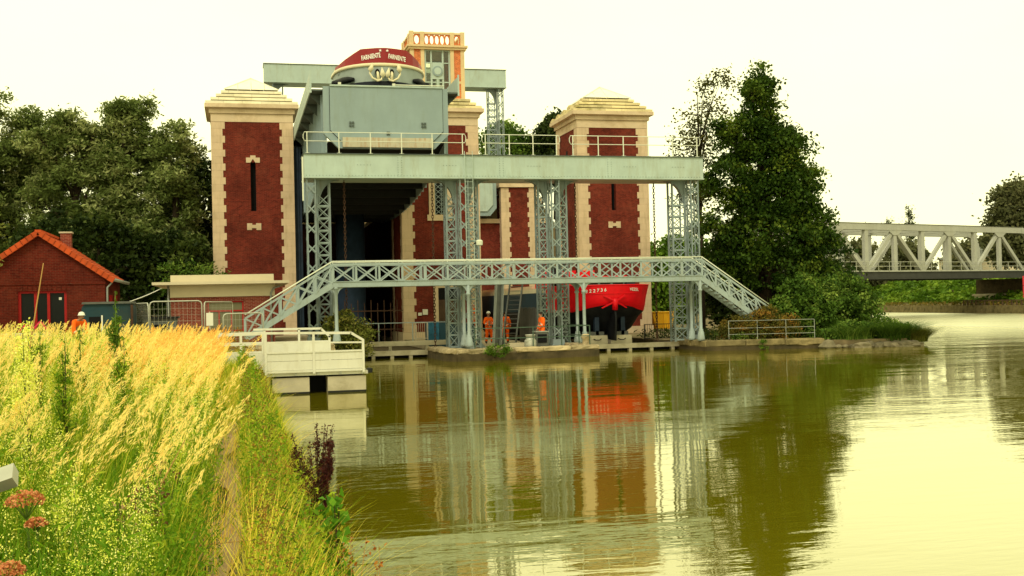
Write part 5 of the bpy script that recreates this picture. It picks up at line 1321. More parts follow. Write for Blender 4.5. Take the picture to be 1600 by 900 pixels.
# shipping sign by the bridge pier
t = thing('canal_sign', 'red and white shipping sign boards on a post at the right edge', 'sign', (97.9, 122.3, .9))
c = Vector((97.9, 122.3, 0)); sd = Vector((.8, -.6, 0))
MB().bar(c + Vector((0, 0, .9)), c + Vector((0, 0, 2.6)), .1, .1).build('post', 'galvanised', t)
for z0, z1, mt in ((3.55, 4.75, 'board_top'), (2.45, 3.5, 'board_middle'), (2.0, 2.38, 'board_bottom')):
    bd = MB().bar(c + sd * -1.0 + Vector((0, 0, (z0 + z1) / 2)), c + sd * 1.3 + Vector((0, 0, (z0 + z1) / 2)), z1 - z0, .06, Vector((.6, .8, 0))).build(mt, 'sign_red', t)
    if z1 - z0 > .5: MB().bar(c + sd * -.78 + Vector((-.04, -.06, (z0 + z1) / 2)), c + sd * 1.1 + Vector((-.04, -.06, (z0 + z1) / 2)), z1 - z0 - .34, .04, Vector((.6, .8, 0))).build('white_field', 'sign_white', bd)
    if mt == 'board_middle': MB().bar(c + sd * .15 + Vector((-.08, -.1, 2.72)), c + sd * .15 + Vector((-.08, -.1, 3.2)), .14, .03, Vector((.6, .8, 0))).build('symbol', 'iron_black', bd)
# low timber fender rail on the far quay
t = thing('fender_rail', 'dark low slatted rail along the far quay below the bridge', 'rail', (97.2, 128, .95))
for k in range(16):
    y = 121 + k * 1.1; x = 96.4 + (y - 118) * .13; bar(t, 'rail_post', (x, y, .9), (x, y, 1.75), .14, .14, 'wood_door')
bar(t, 'top_rail', (96.8, 121, 1.7), (98.95, 137.5, 1.7), .12, .1, 'wood_door')
# pale warehouse and yellow skip beyond
t = thing('warehouse', 'pale warehouse seen through the bridge truss', 'building', (150, 185, 4.5))
MB().box(135, 165, 175, 195, 4.4, 9.5).build('wall', 'cream_paint', t); MB().frustum(150, 185, 15.5, 10.5, 9.5, 15.5, .5, 11.5).build('roof', 'zinc', t); MB().box(140, 146, 174.9, 175, 4.5, 8.2).build('door', 'grey_steel', t)
def skip(label, x, y, s=1.0):
    t = thing('skip', label, 'skip', (x, y, .42), 'yellow skips behind the right slot')
    MB().prism([(x - .7 * s, y, .55), (x + .7 * s, y, .55), (x + 1.0 * s, y, 1.75), (x - 1.0 * s, y, 1.75)], (0, 1.5, 0)).build('body', 'yellow_paint', t)
    for q in (-.5, 0, .5): MB().box(x + q * s - .05, x + q * s + .05, y - .08, y, .6, 1.7).build('rib', 'yellow_paint', t)
    MB().box(x - 1.05 * s, x + 1.05 * s, y - .06, y + 1.56, 1.75, 1.83).build('rim', 'yellow_paint', t)
skip('yellow steel skip behind the rightmost gantry column', 30.7, 78, .9); skip('small yellow steel skip by the right tower corner', 29.2, 79.5, .5)

# ------------------------------------------------------------------ leaves, trees, shrubs
def unit(n):
    v = RNG.normal(size=(n, 3)); return v / np.linalg.norm(v, axis=1)[:, None]
def leaf_quads(C, L, W, up=.25, droop=0.0):
    """one folded diamond leaf at every point of C"""
    n = len(C); d = unit(n); d[:, 2] = d[:, 2] * (1 - droop) - droop; d /= np.linalg.norm(d, axis=1)[:, None]
    nr = unit(n); nr[:, 2] += up * 2; s = np.cross(d, nr); s /= np.maximum(1e-6, np.linalg.norm(s, axis=1))[:, None]; nn = np.cross(s, d)
    l = L * RNG.uniform(.7, 1.3, n)[:, None]; w = W * RNG.uniform(.7, 1.3, n)[:, None]
    V = np.stack([C - d * l / 2, C + s * w / 2 + nn * w * .18, C + d * l / 2, C - s * w / 2 + nn * w * .18], 1).reshape(-1, 3)
    return V, np.arange(4 * n).reshape(-1, 4)
def lumpy(blobs, k, q):
    """rounded boughs: smaller domes set over the upper and outer side of every crown blob"""
    out = []
    for c, r in blobs:
        out.append((c, tuple(v * .8 for v in r)))
        for d in unit(k):
            d = d * np.array([1, 1, .9]); m_ = min(r); s_ = RNG.uniform(.75, 1.2) * q * m_
            out.append((tuple(np.array(c) + d * np.array(r) * .82), (s_, s_, s_ * .85)))
    return out
def crown_points(blobs, n_clump, per, spread, shell=.55):
    """clump centres spread through the blobs, leaves gathered round each centre"""
    wts = np.array([b[1][0] * b[1][1] + b[1][0] * b[1][2] for b in blobs], float); wts /= wts.sum()
    which = RNG.choice(len(blobs), n_clump, p=wts)
    cen = np.array([b[0] for b in blobs], float)[which]; rad = np.array([b[1] for b in blobs], float)[which]
    r = shell + (1 - shell) * RNG.uniform(0, 1, n_clump) ** .6
    c = cen + unit(n_clump) * rad * r[:, None]
    tone = RNG.uniform(0, 1, n_clump) ** 1.4
    k = RNG.poisson(per, n_clump) + 2
    idx = np.repeat(np.arange(n_clump), k)
    sp = spread * RNG.uniform(.6, 1.4, n_clump)[idx]
    g = RNG.normal(size=(len(idx), 3)) * np.array([1, 1, .65]); g *= (sp / 1.6)[:, None]
    return c, c[idx] + g, np.clip(tone[idx] * .8 + RNG.uniform(-.06, .2, len(idx)), 0, 1)
def tree(name, label, base, th, tr, blobs, n_clump, per, spread, L, W, mat, droop=0.0, up=.25, group=None, cat='tree', limbs=14, shell=.55, zmin=None, crown='crown', lumps=0, lq=.42):
    t = thing(name, label, cat, base, group); b = Vector(base)
    if lumps: blobs = lumpy(blobs, lumps, lq); shell = .7
    cen, P, tone = crown_points(blobs, n_clump, per, spread, shell)
    if zmin is not None: keep = P[:, 2] > zmin; P, tone = P[keep], tone[keep]
    V, F = leaf_quads(P, L, W, up, droop); V -= np.array(base)
    link(crown, fast_mesh(crown, V, F, mat, tone), t, base)
    m = MB(); top = b + Vector((random.uniform(-.2, .2), random.uniform(-.2, .2), th))
    m.tube([b - Vector((0, 0, .3)), b + (top - b) * .3 + Vector((.06, .03, 0)), b + (top - b) * .65 - Vector((.05, .04, 0)), top], [tr * 1.25, tr, tr * .72, tr * .22], 9)
    for k in range(limbs):
        c = Vector(cen[RNG.integers(len(cen))]); f = min(.9, max(.12, (c.z - b.z) / max(.1, th) * .7)); s = b + (top - b) * f; md = s + (c - s) * .5 + Vector((0, 0, .1 * (c - s).length))
        m.tube([s, md, c], [tr * .34, tr * .2, tr * .06], 6)
    m.build('trunk' if cat == 'tree' else 'stem', 'bark', t, True)
    return t
GL = 'trees massed at the left'
tree('willow_tree', 'tall willow cut by the left edge of the picture', (-17.3, 82, .9), 12, .45, [((-16.6, 82, 15.0), (1.9, 2.2, 4.0)), ((-17.6, 82, 13.2), (2.6, 2.6, 4.4)), ((-17.5, 82, 8), (4, 3.5, 5))], 330, 115, .5, .34, .12, 'leaf_willow', .35, lumps=8, group=GL)
tree('willow_tree', 'willow right of the edge tree, slender top over the brick house ridge', (-13.6, 84, .9), 11, .4, [((-13.9, 84, 14.4), (2.1, 1.8, 2.6)), ((-15.2, 84, 12.6), (1.8, 1.8, 2.6)), ((-13.6, 84, 9), (3.4, 3, 5))], 400, 115, .5, .34, .12, 'leaf_willow', .35, lumps=8, group=GL)
tree('willow_tree', 'broad willow with flat rounded top behind the orange-tiled roof', (-10.6, 80.5, .9), 11, .5, [((-11.0, 80.5, 13.6), (2.2, 2.2, 2.5)), ((-9.2, 80.5, 13.0), (1.9, 2, 2.6)), ((-10.4, 80, 8.6), (3.6, 3, 5.2))], 380, 115, .5, .34, .12, 'leaf_willow', .3, lumps=8, group=GL)
tree('willow_tree', 'willow with the highest rounded head in the left tree mass', (-6.9, 80, .9), 13, .5, [((-7.0, 80, 15.4), (1.7, 1.7, 2.3)), ((-6.5, 79.6, 12.0), (2.2, 2, 2.8)), ((-7.0, 79.6, 7.2), (3.2, 2.6, 4.2))], 380, 115, .5, .34, .12, 'leaf_willow', .3, lumps=8, group=GL)
tree('willow_tree', 'willow nearest the left tower, rounded head below the tall one', (-4.0, 78.5, .9), 11, .4, [((-4.15, 78.5, 13.4), (1.5, 1.6, 2.4)), ((-4.2, 78.3, 9.2), (2.2, 2, 3.4)), ((-4.2, 78, 5.6), (2.4, 2, 3.2))], 330, 115, .5, .34, .12, 'leaf_willow', .3, lumps=8, group=GL)
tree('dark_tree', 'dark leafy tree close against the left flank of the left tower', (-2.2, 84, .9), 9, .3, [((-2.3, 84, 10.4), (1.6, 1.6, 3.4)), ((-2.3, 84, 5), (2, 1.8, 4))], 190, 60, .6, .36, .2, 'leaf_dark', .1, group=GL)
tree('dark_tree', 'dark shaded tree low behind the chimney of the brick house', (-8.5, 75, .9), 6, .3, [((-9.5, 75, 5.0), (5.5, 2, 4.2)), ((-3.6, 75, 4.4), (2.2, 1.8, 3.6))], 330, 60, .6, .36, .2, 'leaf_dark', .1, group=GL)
tree('young_tree', 'yellowish young tree cut by the left edge beside the brick house', (-11.3, 51.5, 1.1), 5, .12, [((-11.2, 51.5, 6.2), (1.2, 1.2, 1.9))], 46, 22, .4, .2, .09, 'leaf_yellowish', .3, limbs=8)
tree('shrub', 'pale leafy shrub between the brick house and the flat cream roof', (-2.6, 70.5, .93), 4, .1, [((-3.2, 70.5, 4.6), (1.5, .8, 1.1)), ((-1.6, 70.5, 4.7), (1.1, .8, .8))], 60, 20, .4, .24, .10, 'leaf_bush', .1, cat='shrub', limbs=10, crown='foliage')
# the big tree on the spit
blobs = [((33.6, 59.8, 3.4), (2.2, 1.6, 1.3)), ((30.1, 60.2, 14.9), (.55, .55, 1.2)), ((30.0, 60.2, 13.4), (1.3, 1.3, 1.3)), ((31.2, 60, 11.6), (1.4, 1.5, 1.1)), ((28.8, 60, 11.8), (1.4, 1.5, 1.2)), ((30.2, 60, 10.4), (2.5, 2.2, 1.5)), ((32.6, 60, 9.3), (1.3, 1.4, .9)), ((28.0, 60, 9.2), (1.6, 1.8, 1.3)),
         ((30.6, 59.6, 8.2), (3.1, 2.6, 1.5)), ((33.2, 60, 7.0), (1.3, 1.6, .9)), ((27.6, 59.8, 6.8), (1.5, 1.8, 1.4)), ((30.4, 59.6, 6.0), (3.7, 2.8, 1.6)), ((33.6, 60, 5.2), (1.6, 1.8, 1.0)), ((30.8, 60, 4.0), (4.2, 2.8, 1.3)), ((27.2, 60.4, 4.6), (1.2, 1.6, 1.2))]
blobs = [((30.1 + (c[0] - 30.2) * .98, c[1], c[2] + (.5 if c[2] > 12 else .15)), (r[0] * 1.06, r[1] * 1.05, r[2] * 1.12)) for c, r in blobs]
tree('alder_tree', 'large dark green tree with stepped conical crown right of the gantry', (30.2, 60.5, .42), 14.2, .42, blobs, 1050, 72, .46, .22, .15, 'leaf_alder', .05, .6, limbs=40, lumps=4, lq=.5)
tree('birch_tree', 'thin sparse-leaved tree rising behind the gantry end, left of the large tree', (28.0, 64.5, .42), 15.0, .1, [((29.2, 64.5, 15.6), (1.2, 1.0, 1.6)), ((28.3, 64.5, 13.4), (1.7, 1.2, 1.6)), ((27.4, 64.5, 11.6), (1.7, 1.2, 1.5)), ((27.6, 64.5, 9.4), (1.5, 1.2, 1.4))], 190, 16, .5, .2, .13, 'leaf_thin', .2, limbs=36, shell=.2)
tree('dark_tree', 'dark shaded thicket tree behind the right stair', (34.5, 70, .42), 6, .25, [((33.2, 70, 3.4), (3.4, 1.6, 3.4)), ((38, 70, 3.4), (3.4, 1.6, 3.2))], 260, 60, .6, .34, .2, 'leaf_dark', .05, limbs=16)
tree('shrub', 'light green leafy shrub in front of the large tree trunk', (29.6, 56.3, .42), 2.2, .08, [((29.3, 54.9, 1.9), (1.5, 1.0, 1.5)), ((30.6, 55, 1.7), (1.1, 1.0, 1.3)), ((28.2, 54.6, 1.5), (1.1, .8, 1.1)), ((29.6, 55, 3.1), (.8, .7, .8))], 330, 34, .3, .2, .13, 'leaf_bush', .05, .5, cat='shrub', limbs=18, zmin=.45, crown='foliage')
tree('shrub', 'round green shrub at the outer end of the spit', (33.4, 57.2, .42), 2.4, .09, [((32.6, 56.0, 2.2), (1.7, 1.1, 1.7)), ((33.9, 56.2, 1.7), (1.2, 1.0, 1.3)), ((31.4, 56, 1.6), (1.2, 1, 1.3))], 330, 34, .3, .19, .12, 'leaf_bush', .05, .5, cat='shrub', limbs=18, zmin=.45, crown='foliage')
tree('shrub', 'dark green shrub with loose twigs against the large tree foot', (31.5, 56.0, .42), 1.7, .07, [((31.4, 55.8, 1.5), (1.0, .7, 1.1))], 110, 34, .26, .18, .11, 'leaf_dark', .05, .5, cat='shrub', limbs=12, zmin=.45, crown='foliage')
tree('shrub', 'low rounded leafy bush covering the bank above the rocks', (32.2, 52.6, .4), .7, .05, [((31.2, 52.6, .75), (1.0, .6, .6)), ((32.6, 52.3, .85), (1.1, .6, .7)), ((34.0, 52.4, .6), (.7, .5, .5))], 230, 26, .22, .15, .09, 'leaf_bush', .05, .5, cat='shrub', limbs=10, zmin=.15, crown='foliage')
tree('shrub', 'yellow and rust coloured shrub behind the thin right railing', (26.0, 54.5, .42), 1.2, .05, [((25.2, 54.2, 1.0), (.8, .4, .75)), ((26.4, 53.6, 1.15), (1.0, .4, .85)), ((27.7, 53.3, 1.0), (.9, .4, .75)), ((26.9, 53.7, 1.7), (.6, .4, .5))], 300, 30, .22, .12, .06, 'leaf_autumn', .1, .4, cat='shrub', limbs=16, zmin=.45, crown='foliage')
tree('shrub', 'dark green undergrowth at the foot of the right railing', (27.4, 53.6, .42), .7, .04, [((26.2, 53.6, .6), (1.6, .3, .35)), ((28.4, 53.2, .62), (.8, .3, .4))], 80, 16, .18, .11, .05, 'leaf_bush', .1, .4, cat='shrub', limbs=8, zmin=.42, crown='foliage')
tree('shrub', 'olive bush overhanging the quay behind the landing stage', (5.0, 55.2, .93), 1.6, .06, [((4.9, 55.0, 1.4), (.9, .7, .9)), ((5.7, 54.9, 1.1), (.8, .6, .9)), ((5.0, 55, 2.1), (.4, .4, .55))], 190, 32, .24, .16, .07, 'leaf_yellowish', .25, .4, cat='shrub', limbs=18, zmin=.2, crown='foliage')
tree('shrub', 'small green tuft growing from the stone edge of the island', (11.7, 51.35, .4), .4, .02, [((11.8, 51.2, .45), (.65, .22, .3))], 40, 22, .13, .11, .04, 'leaf_ivy', .1, .4, cat='shrub', limbs=6, zmin=.12, crown='foliage')
tree('shrub', 'little weed hanging over the right quay edge', (26.0, 52.55, .4), .2, .015, [((26.05, 52.45, .25), (.26, .12, .3))], 16, 18, .1, .10, .03, 'leaf_ivy', .3, .4, cat='shrub', limbs=4, zmin=.02, crown='foliage')
# behind the lift and along the far bank
tree('background_tree', 'full green tree behind the rear gantry leg', (31, 126, 12.6), 8, .35, [((30.5, 126, 20), (3.2, 3, 3.6)), ((33, 126, 18.5), (2.6, 2.4, 3))], 230, 50, .8, .44, .28, 'leaf_bush', .1, limbs=14)
tree('background_tree', 'dark green tree behind the mossy tower roof', (36, 124, 12.6), 9, .35, [((36.4, 124, 21.6), (2.2, 2.2, 3.0)), ((34.9, 124, 19.0), (2.4, 2, 3))], 210, 50, .8, .44, .28, 'leaf_dark', .1, limbs=14)
tree('background_tree', 'light green trees seen low between right tower and gantry column', (41, 99, .4), 5, .3, [((37.2, 99, 4.6), (2.4, 1.8, 3.2)), ((41, 99.5, 5.4), (3, 2, 3.4)), ((34.4, 98.5, 3), (2.2, 1.6, 2.8)), ((38.5, 98, 2.4), (3.2, 1.4, 2.2))], 380, 46, .8, .42, .28, 'leaf_ivy', .1, limbs=12)
tree('background_tree', 'round grey-green tree beyond the bridge at the right edge', (121, 152, 4.5), 9, .5, [((121, 152, 15), (5.0, 5, 5.5)), ((118.5, 152, 11), (3.4, 4, 4))], 360, 60, 1.2, .7, .42, 'leaf_far', .1, limbs=14)
hx = [(66, 186, 13.5, 4.5), (77, 184, 12.2, 5), (88, 186, 12.8, 5), (99, 184, 12.4, 5.2), (111, 188, 13.5, 5), (124, 190, 12.2, 5.5), (136, 186, 12.6, 5), (150, 200, 13, 6)]
hl = ['grey-green tree far behind the left end of the bridge truss', 'low tree behind the second bridge bay', 'wide hazy tree behind the middle of the bridge', 'low hazy tree behind the fourth bridge bay', 'taller hazy tree in the line behind the bridge', 'low tree behind the right bays of the bridge', 'hazy tree right of the pale warehouse', 'farthest tree at the right end of the line behind the bridge']
for (x, y, h, r), lb in zip(hx, hl):
    tree('far_tree', lb, (x, y, 1.0), h * .7, .4, [((x, y, h * .62), (r, 3.5, h * .42)), ((x + r * .5, y, h * .4), (r * .8, 3, h * .36))], 150, 46, 1.4, .85, .55, 'leaf_far', .1, limbs=6, group='tree line beyond the bridge')
for x, y, h in ((138, 226, 19.5), (143.5, 226, 20.5), (149, 226, 23)):
    tree('conifer', {138: 'small pointed conifer top just over the bridge chord, leftmost of three', 143.5: 'middle pointed conifer top over the bridge chord', 149: 'largest of three conifer tops over the bridge chord'}[x], (x, y, 1), h - 1, .25, [((x, y, h - 1.2), (.5, .5, 1.2)), ((x, y, h - 3.5), (1.1, 1, 1.6)), ((x, y, h - 7), (1.7, 1.5, 3))], 50, 26, .7, .5, .2, 'leaf_dark', .2, limbs=6, group='conifers beyond the bridge')
def scatter(name, P, L, W, mat, tone, up=.6, droop=0.0, label=None):
    V, F = leaf_quads(P, L, W, up, droop); return stuff(link(name, fast_mesh(name, V, F, mat, tone)))
# ivy over the far embankment
n = 16000; y = RNG.uniform(95, 215, n); u = RNG.uniform(0, 1, n); xl = np.interp(y, [q[1] for q in line], [q[0] for q in line]); dx = 3.2 + u * 12
z = np.interp(dx, [p[0] for p in prof], [p[1] for p in prof]) + RNG.uniform(0, .9, n) * (.5 + .5 * np.sin(y * .7 + dx) ** 2)
cl = .5 + .5 * np.sin(y * .35 + 1.3 * np.sin(dx * .8))
o = scatter('ivy', np.stack([xl + dx, y, z], 1), .75, .55, 'leaf_ivy', np.clip(cl * .6 + RNG.uniform(-.1, .5, n), 0, 1)); o['label'] = 'bright green ivy covering the far embankment below the bridge'; o['category'] = 'ivy'
n = 2500; y = RNG.uniform(100, 200, n); xl = np.interp(y, [p[1] for p in poly], [p[0] for p in poly]) if False else np.interp(y, [60, 118, 145, 170, 300], [95.7, 95.7, 99.2, 101.7, 111.7])
o = scatter('bank_weeds', np.stack([xl + RNG.uniform(.5, 3.5, n), y, .95 + RNG.uniform(0, .6, n)], 1), .5, .15, 'leaf_autumn', RNG.uniform(0, .7, n), .2); o['label'] = 'dry weeds along the top of the far quay wall'; o['category'] = 'weeds'
# rocks at the foot of the spit
rl = ['flat rock nearest the quay stones', 'small dark rock beside the flat one', 'pale rounded rock below the shrub', 'low wide rock at the waterline', 'angular rock under the overhanging grass', 'small pale rock in the middle of the row', 'broad grey rock before the tuft', 'dark wet rock below the tuft', 'low pale rock right of the wet one', 'pointed rock near the spit end', 'smooth rock near the spit end', 'outermost rock at the tip of the spit']
for k, lb in enumerate(rl):
    f = k / 11; x = 29.3 + f * 4.6; y = 51.75 - f * 1.1 + random.uniform(-.1, .15); s = random.uniform(.18, .5)
    bm = bmesh.new(); bmesh.ops.create_icosphere(bm, subdivisions=2, radius=1)
    sc3 = (s * random.uniform(.9, 1.4), s * random.uniform(.7, 1), s * random.uniform(.5, .75)); sd3 = random.random() * 9
    for v in bm.verts:
        q = 1 + .18 * math.sin(v.co.x * 3 + sd3) * math.cos(v.co.y * 4 + sd3) + .1 * math.sin(v.co.z * 6 + sd3 * 2); v.co = Vector((v.co.x * sc3[0] * q, v.co.y * sc3[1] * q, v.co.z * sc3[2] * q))
    me = bpy.data.meshes.new('rock'); bm.to_mesh(me); bm.free(); me.materials.append(MAT['rock'])
    o = link('rock', me, None, (x, y, .08)); tag(o, lb + ' of the spit' if 'spit' not in lb else lb, 'rock', 'rocks along the spit')

# ------------------------------------------------------------------ grasses
def gz(x, y):
    """height of the left bank"""
    return np.interp(x, [p[0] for p in xs], [p[1] for p in xs])
def blades(P, H, W, lean, tone, name, mat, bend=.35, label=None, cat=None, segs=3):
    n = len(P); a = RNG.uniform(0, 2 * PI, n); dr = np.stack([np.cos(a), np.sin(a), np.zeros(n)], 1)
    sd = np.stack([-np.sin(a + RNG.normal(0, .6, n)), np.cos(a), np.zeros(n)], 1); sd /= np.linalg.norm(sd, axis=1)[:, None]
    rows = []
    bd = (bend * RNG.uniform(.2, 1.4, n) * H)[:, None]
    for k in range(segs + 1):
        f = k / segs; c = P + np.array([0, 0, 1.0]) * (H * (f - .12 * bend * f * f))[:, None] + dr * bd * f * f + np.array(lean)[None] * (H * f * f)[:, None]
        w = (W * (1 - f) ** .7 * .5 + W * .05)[:, None]
        rows += [c - sd * w, c + sd * w]
    V = np.stack(rows, 1).reshape(-1, 3); m_ = 2 * (segs + 1)
    F = np.concatenate([np.arange(n)[:, None] * m_ + np.array([2 * k, 2 * k + 1, 2 * k + 3, 2 * k + 2]) for k in range(segs)])
    o = stuff(link(name, fast_mesh(name, V, F, mat, np.tile(tone, segs))))
    if label: o['label'] = label; o['category'] = cat
    tip = P + np.array([0, 0, 1.0]) * (H * (1 - .12 * bend))[:, None] + dr * bd + np.array(lean)[None] * H[:, None]
    return o, tip, dr
def field(n, y0, y1, xr, pw=1.0, xmargin=.8):
    """points on the bank, thicker near the viewer; xr(y) gives the right-hand limit"""
    Y = y0 * (y1 / y0) ** (RNG.uniform(0, 1, n * 2) ** pw); xl = -.2 * Y - xmargin; xR = xr(Y)
    keep = RNG.uniform(0, 1, n * 2) < np.clip((xR - xl) / (.2 * 30), .25, 1); Y, xl, xR = Y[keep][:n], xl[keep][:n], xR[keep][:n]
    X = xl + (xR - xl) * RNG.uniform(0, 1, len(Y)); return np.stack([X, Y, gz(X, Y) - .03], 1)
def clear(P, r=.22):
    k = np.ones(len(P), bool)
    for cx_, cy_ in ((-1.02, 5.9), (-.92, 4.9), (-1.15, 6.05), (-1.0, 5.4), (-.9, 5.5), (-.9, 4.6), (-.82, 4.4)): k &= np.hypot(P[:, 0] - cx_, P[:, 1] - cy_) > r
    return P[k]
def orange_zone(P): return np.clip((P[:, 1] - 11) / 12, 0, 1) * np.clip(1 - (-.3 - P[:, 0]) / (P[:, 1] * .075 + .6), 0, 1)
edge = lambda Y: np.where(Y > 16.5, -.5, np.where(Y > 12, -.34, -.36)) + .07 * np.sin(Y * 2.1)
P = clear(field(30000, 4.2, 42, edge)); oz = orange_zone(P); green = np.clip((12 - P[:, 1]) / 6, 0, 1); drift = .5 + .5 * np.sin(P[:, 0] * 2.3 + 1.7 * np.sin(P[:, 1] * .6))
H = RNG.uniform(.45, 1.0, len(P)) * np.interp(P[:, 1], [4, 7, 12, 40], [.62, .84, 1.02, 1.02]) * np.interp(P[:, 0], [-.9, -.3], [1, .75])
blades(P, H, np.interp(P[:, 1], [4, 10, 40], [.007, .010, .026]), (.12, 0, 0), np.clip(.36 - .26 * green + .46 * oz + .2 * (drift - .5) + RNG.normal(0, .18, len(P)), 0, 1), 'meadow_grass', 'grass_meadow', .45, 'tall yellow-green meadow grass covering the left bank', 'grass')
P = field(11000, 4.2, 20, edge); H = RNG.uniform(.35, .8, len(P))
blades(P, H, np.full(len(P), .013), (.05, 0, 0), RNG.uniform(0, .6, len(P)), 'green_grass', 'grass_green', .5, 'green understorey grass low in the meadow', 'grass')
# straw-coloured plumes: a stalk, and a spindle of fine spikelets that lie along it
def plumes(P, H, lean, tone, nm, label, plen=.26, k=44, wid=.016):
    o, tip, dr = blades(P, H, np.interp(P[:, 1], [4, 12, 42], [.004, .006, .018]), lean, np.clip(.62 + .38 * tone + RNG.normal(0, .08, len(P)), 0, 1), nm + '_stalks', 'grass_meadow', .16, 'dry stalks of ' + label, 'grass')
    ax = np.array([lean[0] * 2, lean[1] * 2, .9]) + dr * .32; ax /= np.linalg.norm(ax, axis=1)[:, None]
    n = len(P); pl = plen * RNG.uniform(.7, 1.25, n); f = RNG.uniform(0, 1, (n, k)); rad = wid * np.sin(PI * np.clip(f, .04, .97)) ** .8 + .002
    sag = (f ** 2 * 0)[:, :, None]
    C = tip[:, None, :] - ax[:, None, :] * ((1 - f) * pl[:, None])[:, :, None] + ax[:, None, :] * (.35 * pl)[:, None, None] + RNG.normal(size=(n, k, 3)) * rad[:, :, None] * .7
    C = C.reshape(-1, 3); A = np.repeat(ax, k, 0) + RNG.normal(size=C.shape) * .22; A /= np.linalg.norm(A, axis=1)[:, None]
    far = np.interp(C[:, 1], [4, 12, 42], [1, 1.15, 2.2])[:, None]; l = .030 * far * RNG.uniform(.7, 1.4, (len(C), 1)); w = .0055 * far
    sd = np.cross(A, unit(len(C))); sd /= np.linalg.norm(sd, axis=1)[:, None]
    V = np.stack([C - A * l / 2, C + sd * w / 2, C + A * l / 2, C - sd * w / 2], 1).reshape(-1, 3)
    o = stuff(link(nm, fast_mesh(nm, V, np.arange(len(V)).reshape(-1, 4), 'plume', np.clip(np.repeat(tone, k) * .7 + RNG.uniform(0, .4, len(C)), 0, 1)))); o['label'] = label; o['category'] = 'grass'
P = field(1500, 6.5, 42, edge); P = P[(P[:, 1] > 27) | (P[:, 0] > -.085 * P[:, 1] - .1) | (RNG.uniform(0, 1, len(P)) < .16)]; oz = orange_zone(P)
H = RNG.uniform(.85, 1.42, len(P)) * np.interp(P[:, 1], [4, 8, 14, 42], [.62, .78, .90, .90]) - .05 * oz
plumes(P, H, (.16, 0, 0), oz, 'grass_plumes', 'feathery straw-coloured grass plumes nodding to the right')
P = field(230, 6.5, 17, edge); plumes(P, RNG.uniform(1.05, 1.45, len(P)) * np.interp(P[:, 1], [6, 12, 17], [.74, .95, 1]), (.30, 0, 0), RNG.uniform(0, .5, len(P)), 'tall_plumes', 'long pale plumes leaning right above the meadow', .34, 90, .022)
P = np.stack([RNG.uniform(-2.4, -.55, 700), RNG.uniform(13, 30, 700), np.zeros(700)], 1); P[:, 2] = gz(P[:, 0], P[:, 1]); plumes(P, RNG.uniform(.7, 1.2, 700), (.28, 0, 0), RNG.uniform(.6, 1.1, 700), 'orange_plumes', 'orange tinged plume grass at the far right of the meadow', .3, 50, .016)
# flowering weeds in loose colonies, with many tiny pale yellow heads
P = clear(field(2900, 4.6, 34, edge, 1.0)); keep = np.sin(P[:, 0] * 3.1 + 2 * np.sin(P[:, 1] * .9)) + RNG.normal(0, .5, len(P)) > -.1; P = P[keep]
H = RNG.uniform(.6, 1.3, len(P)) * np.interp(P[:, 1], [4, 7, 12, 30], [.68, .85, 1.02, .98]) * (1 - .3 * orange_zone(P))
blades(P, H, np.interp(P[:, 1], [4, 26], [.008, .014]), (.05, 0, 0), RNG.uniform(.05, .4, len(P)), 'weed_stems', 'grass_green', .12, 'green stems of the flowering weeds', 'weeds')
k = 100; f = RNG.uniform(.4, 1, (len(P), k)) ** .8; rr_ = (.02 + .13 * (1.02 - f)) * RNG.uniform(.3, 1, f.shape); ang = np.round(RNG.uniform(0, 9, f.shape)) * .7 + RNG.normal(0, .12, f.shape)
Q = np.stack([P[:, 0:1] + np.cos(ang) * rr_ + .05 * H[:, None] * f * f, P[:, 1:2] + np.sin(ang) * rr_, P[:, 2:3] + H[:, None] * f + rr_ * .5], 2).reshape(-1, 3)
far = np.interp(Q[:, 1], [4, 10, 26], [1, 1.2, 2.0])[:, None]
V, F = leaf_quads(Q, .010 * far, .006 * far, .2, -.2); o = stuff(link('weed_florets', fast_mesh('weed_florets', V, F, 'floret', np.clip(np.repeat(RNG.uniform(-.2, .8, len(P)), k) + RNG.uniform(0, .4, len(Q)), 0, 1)))); o['label'] = 'tiny pale yellow flower heads of the weeds'; o['category'] = 'weeds'
k = 40; f = RNG.uniform(.05, .9, (len(P), k)); ang = RNG.uniform(0, 2 * PI, f.shape); rr_ = .03 + .03 * RNG.uniform(0, 1, f.shape)
Q = np.stack([P[:, 0:1] + np.cos(ang) * rr_ + .05 * H[:, None] * f * f, P[:, 1:2] + np.sin(ang) * rr_, P[:, 2:3] + H[:, None] * f], 2).reshape(-1, 3)
V, F = leaf_quads(Q, .075, .012, .3, .05); o = stuff(link('weed_leaves', fast_mesh('weed_leaves', V, F, 'grass_green', np.clip(np.repeat(RNG.uniform(0, .7, len(P)), k) + RNG.uniform(-.1, .3, len(Q)), 0, 1)))); o['label'] = 'narrow green leaves of the flowering weeds'; o['category'] = 'weeds'
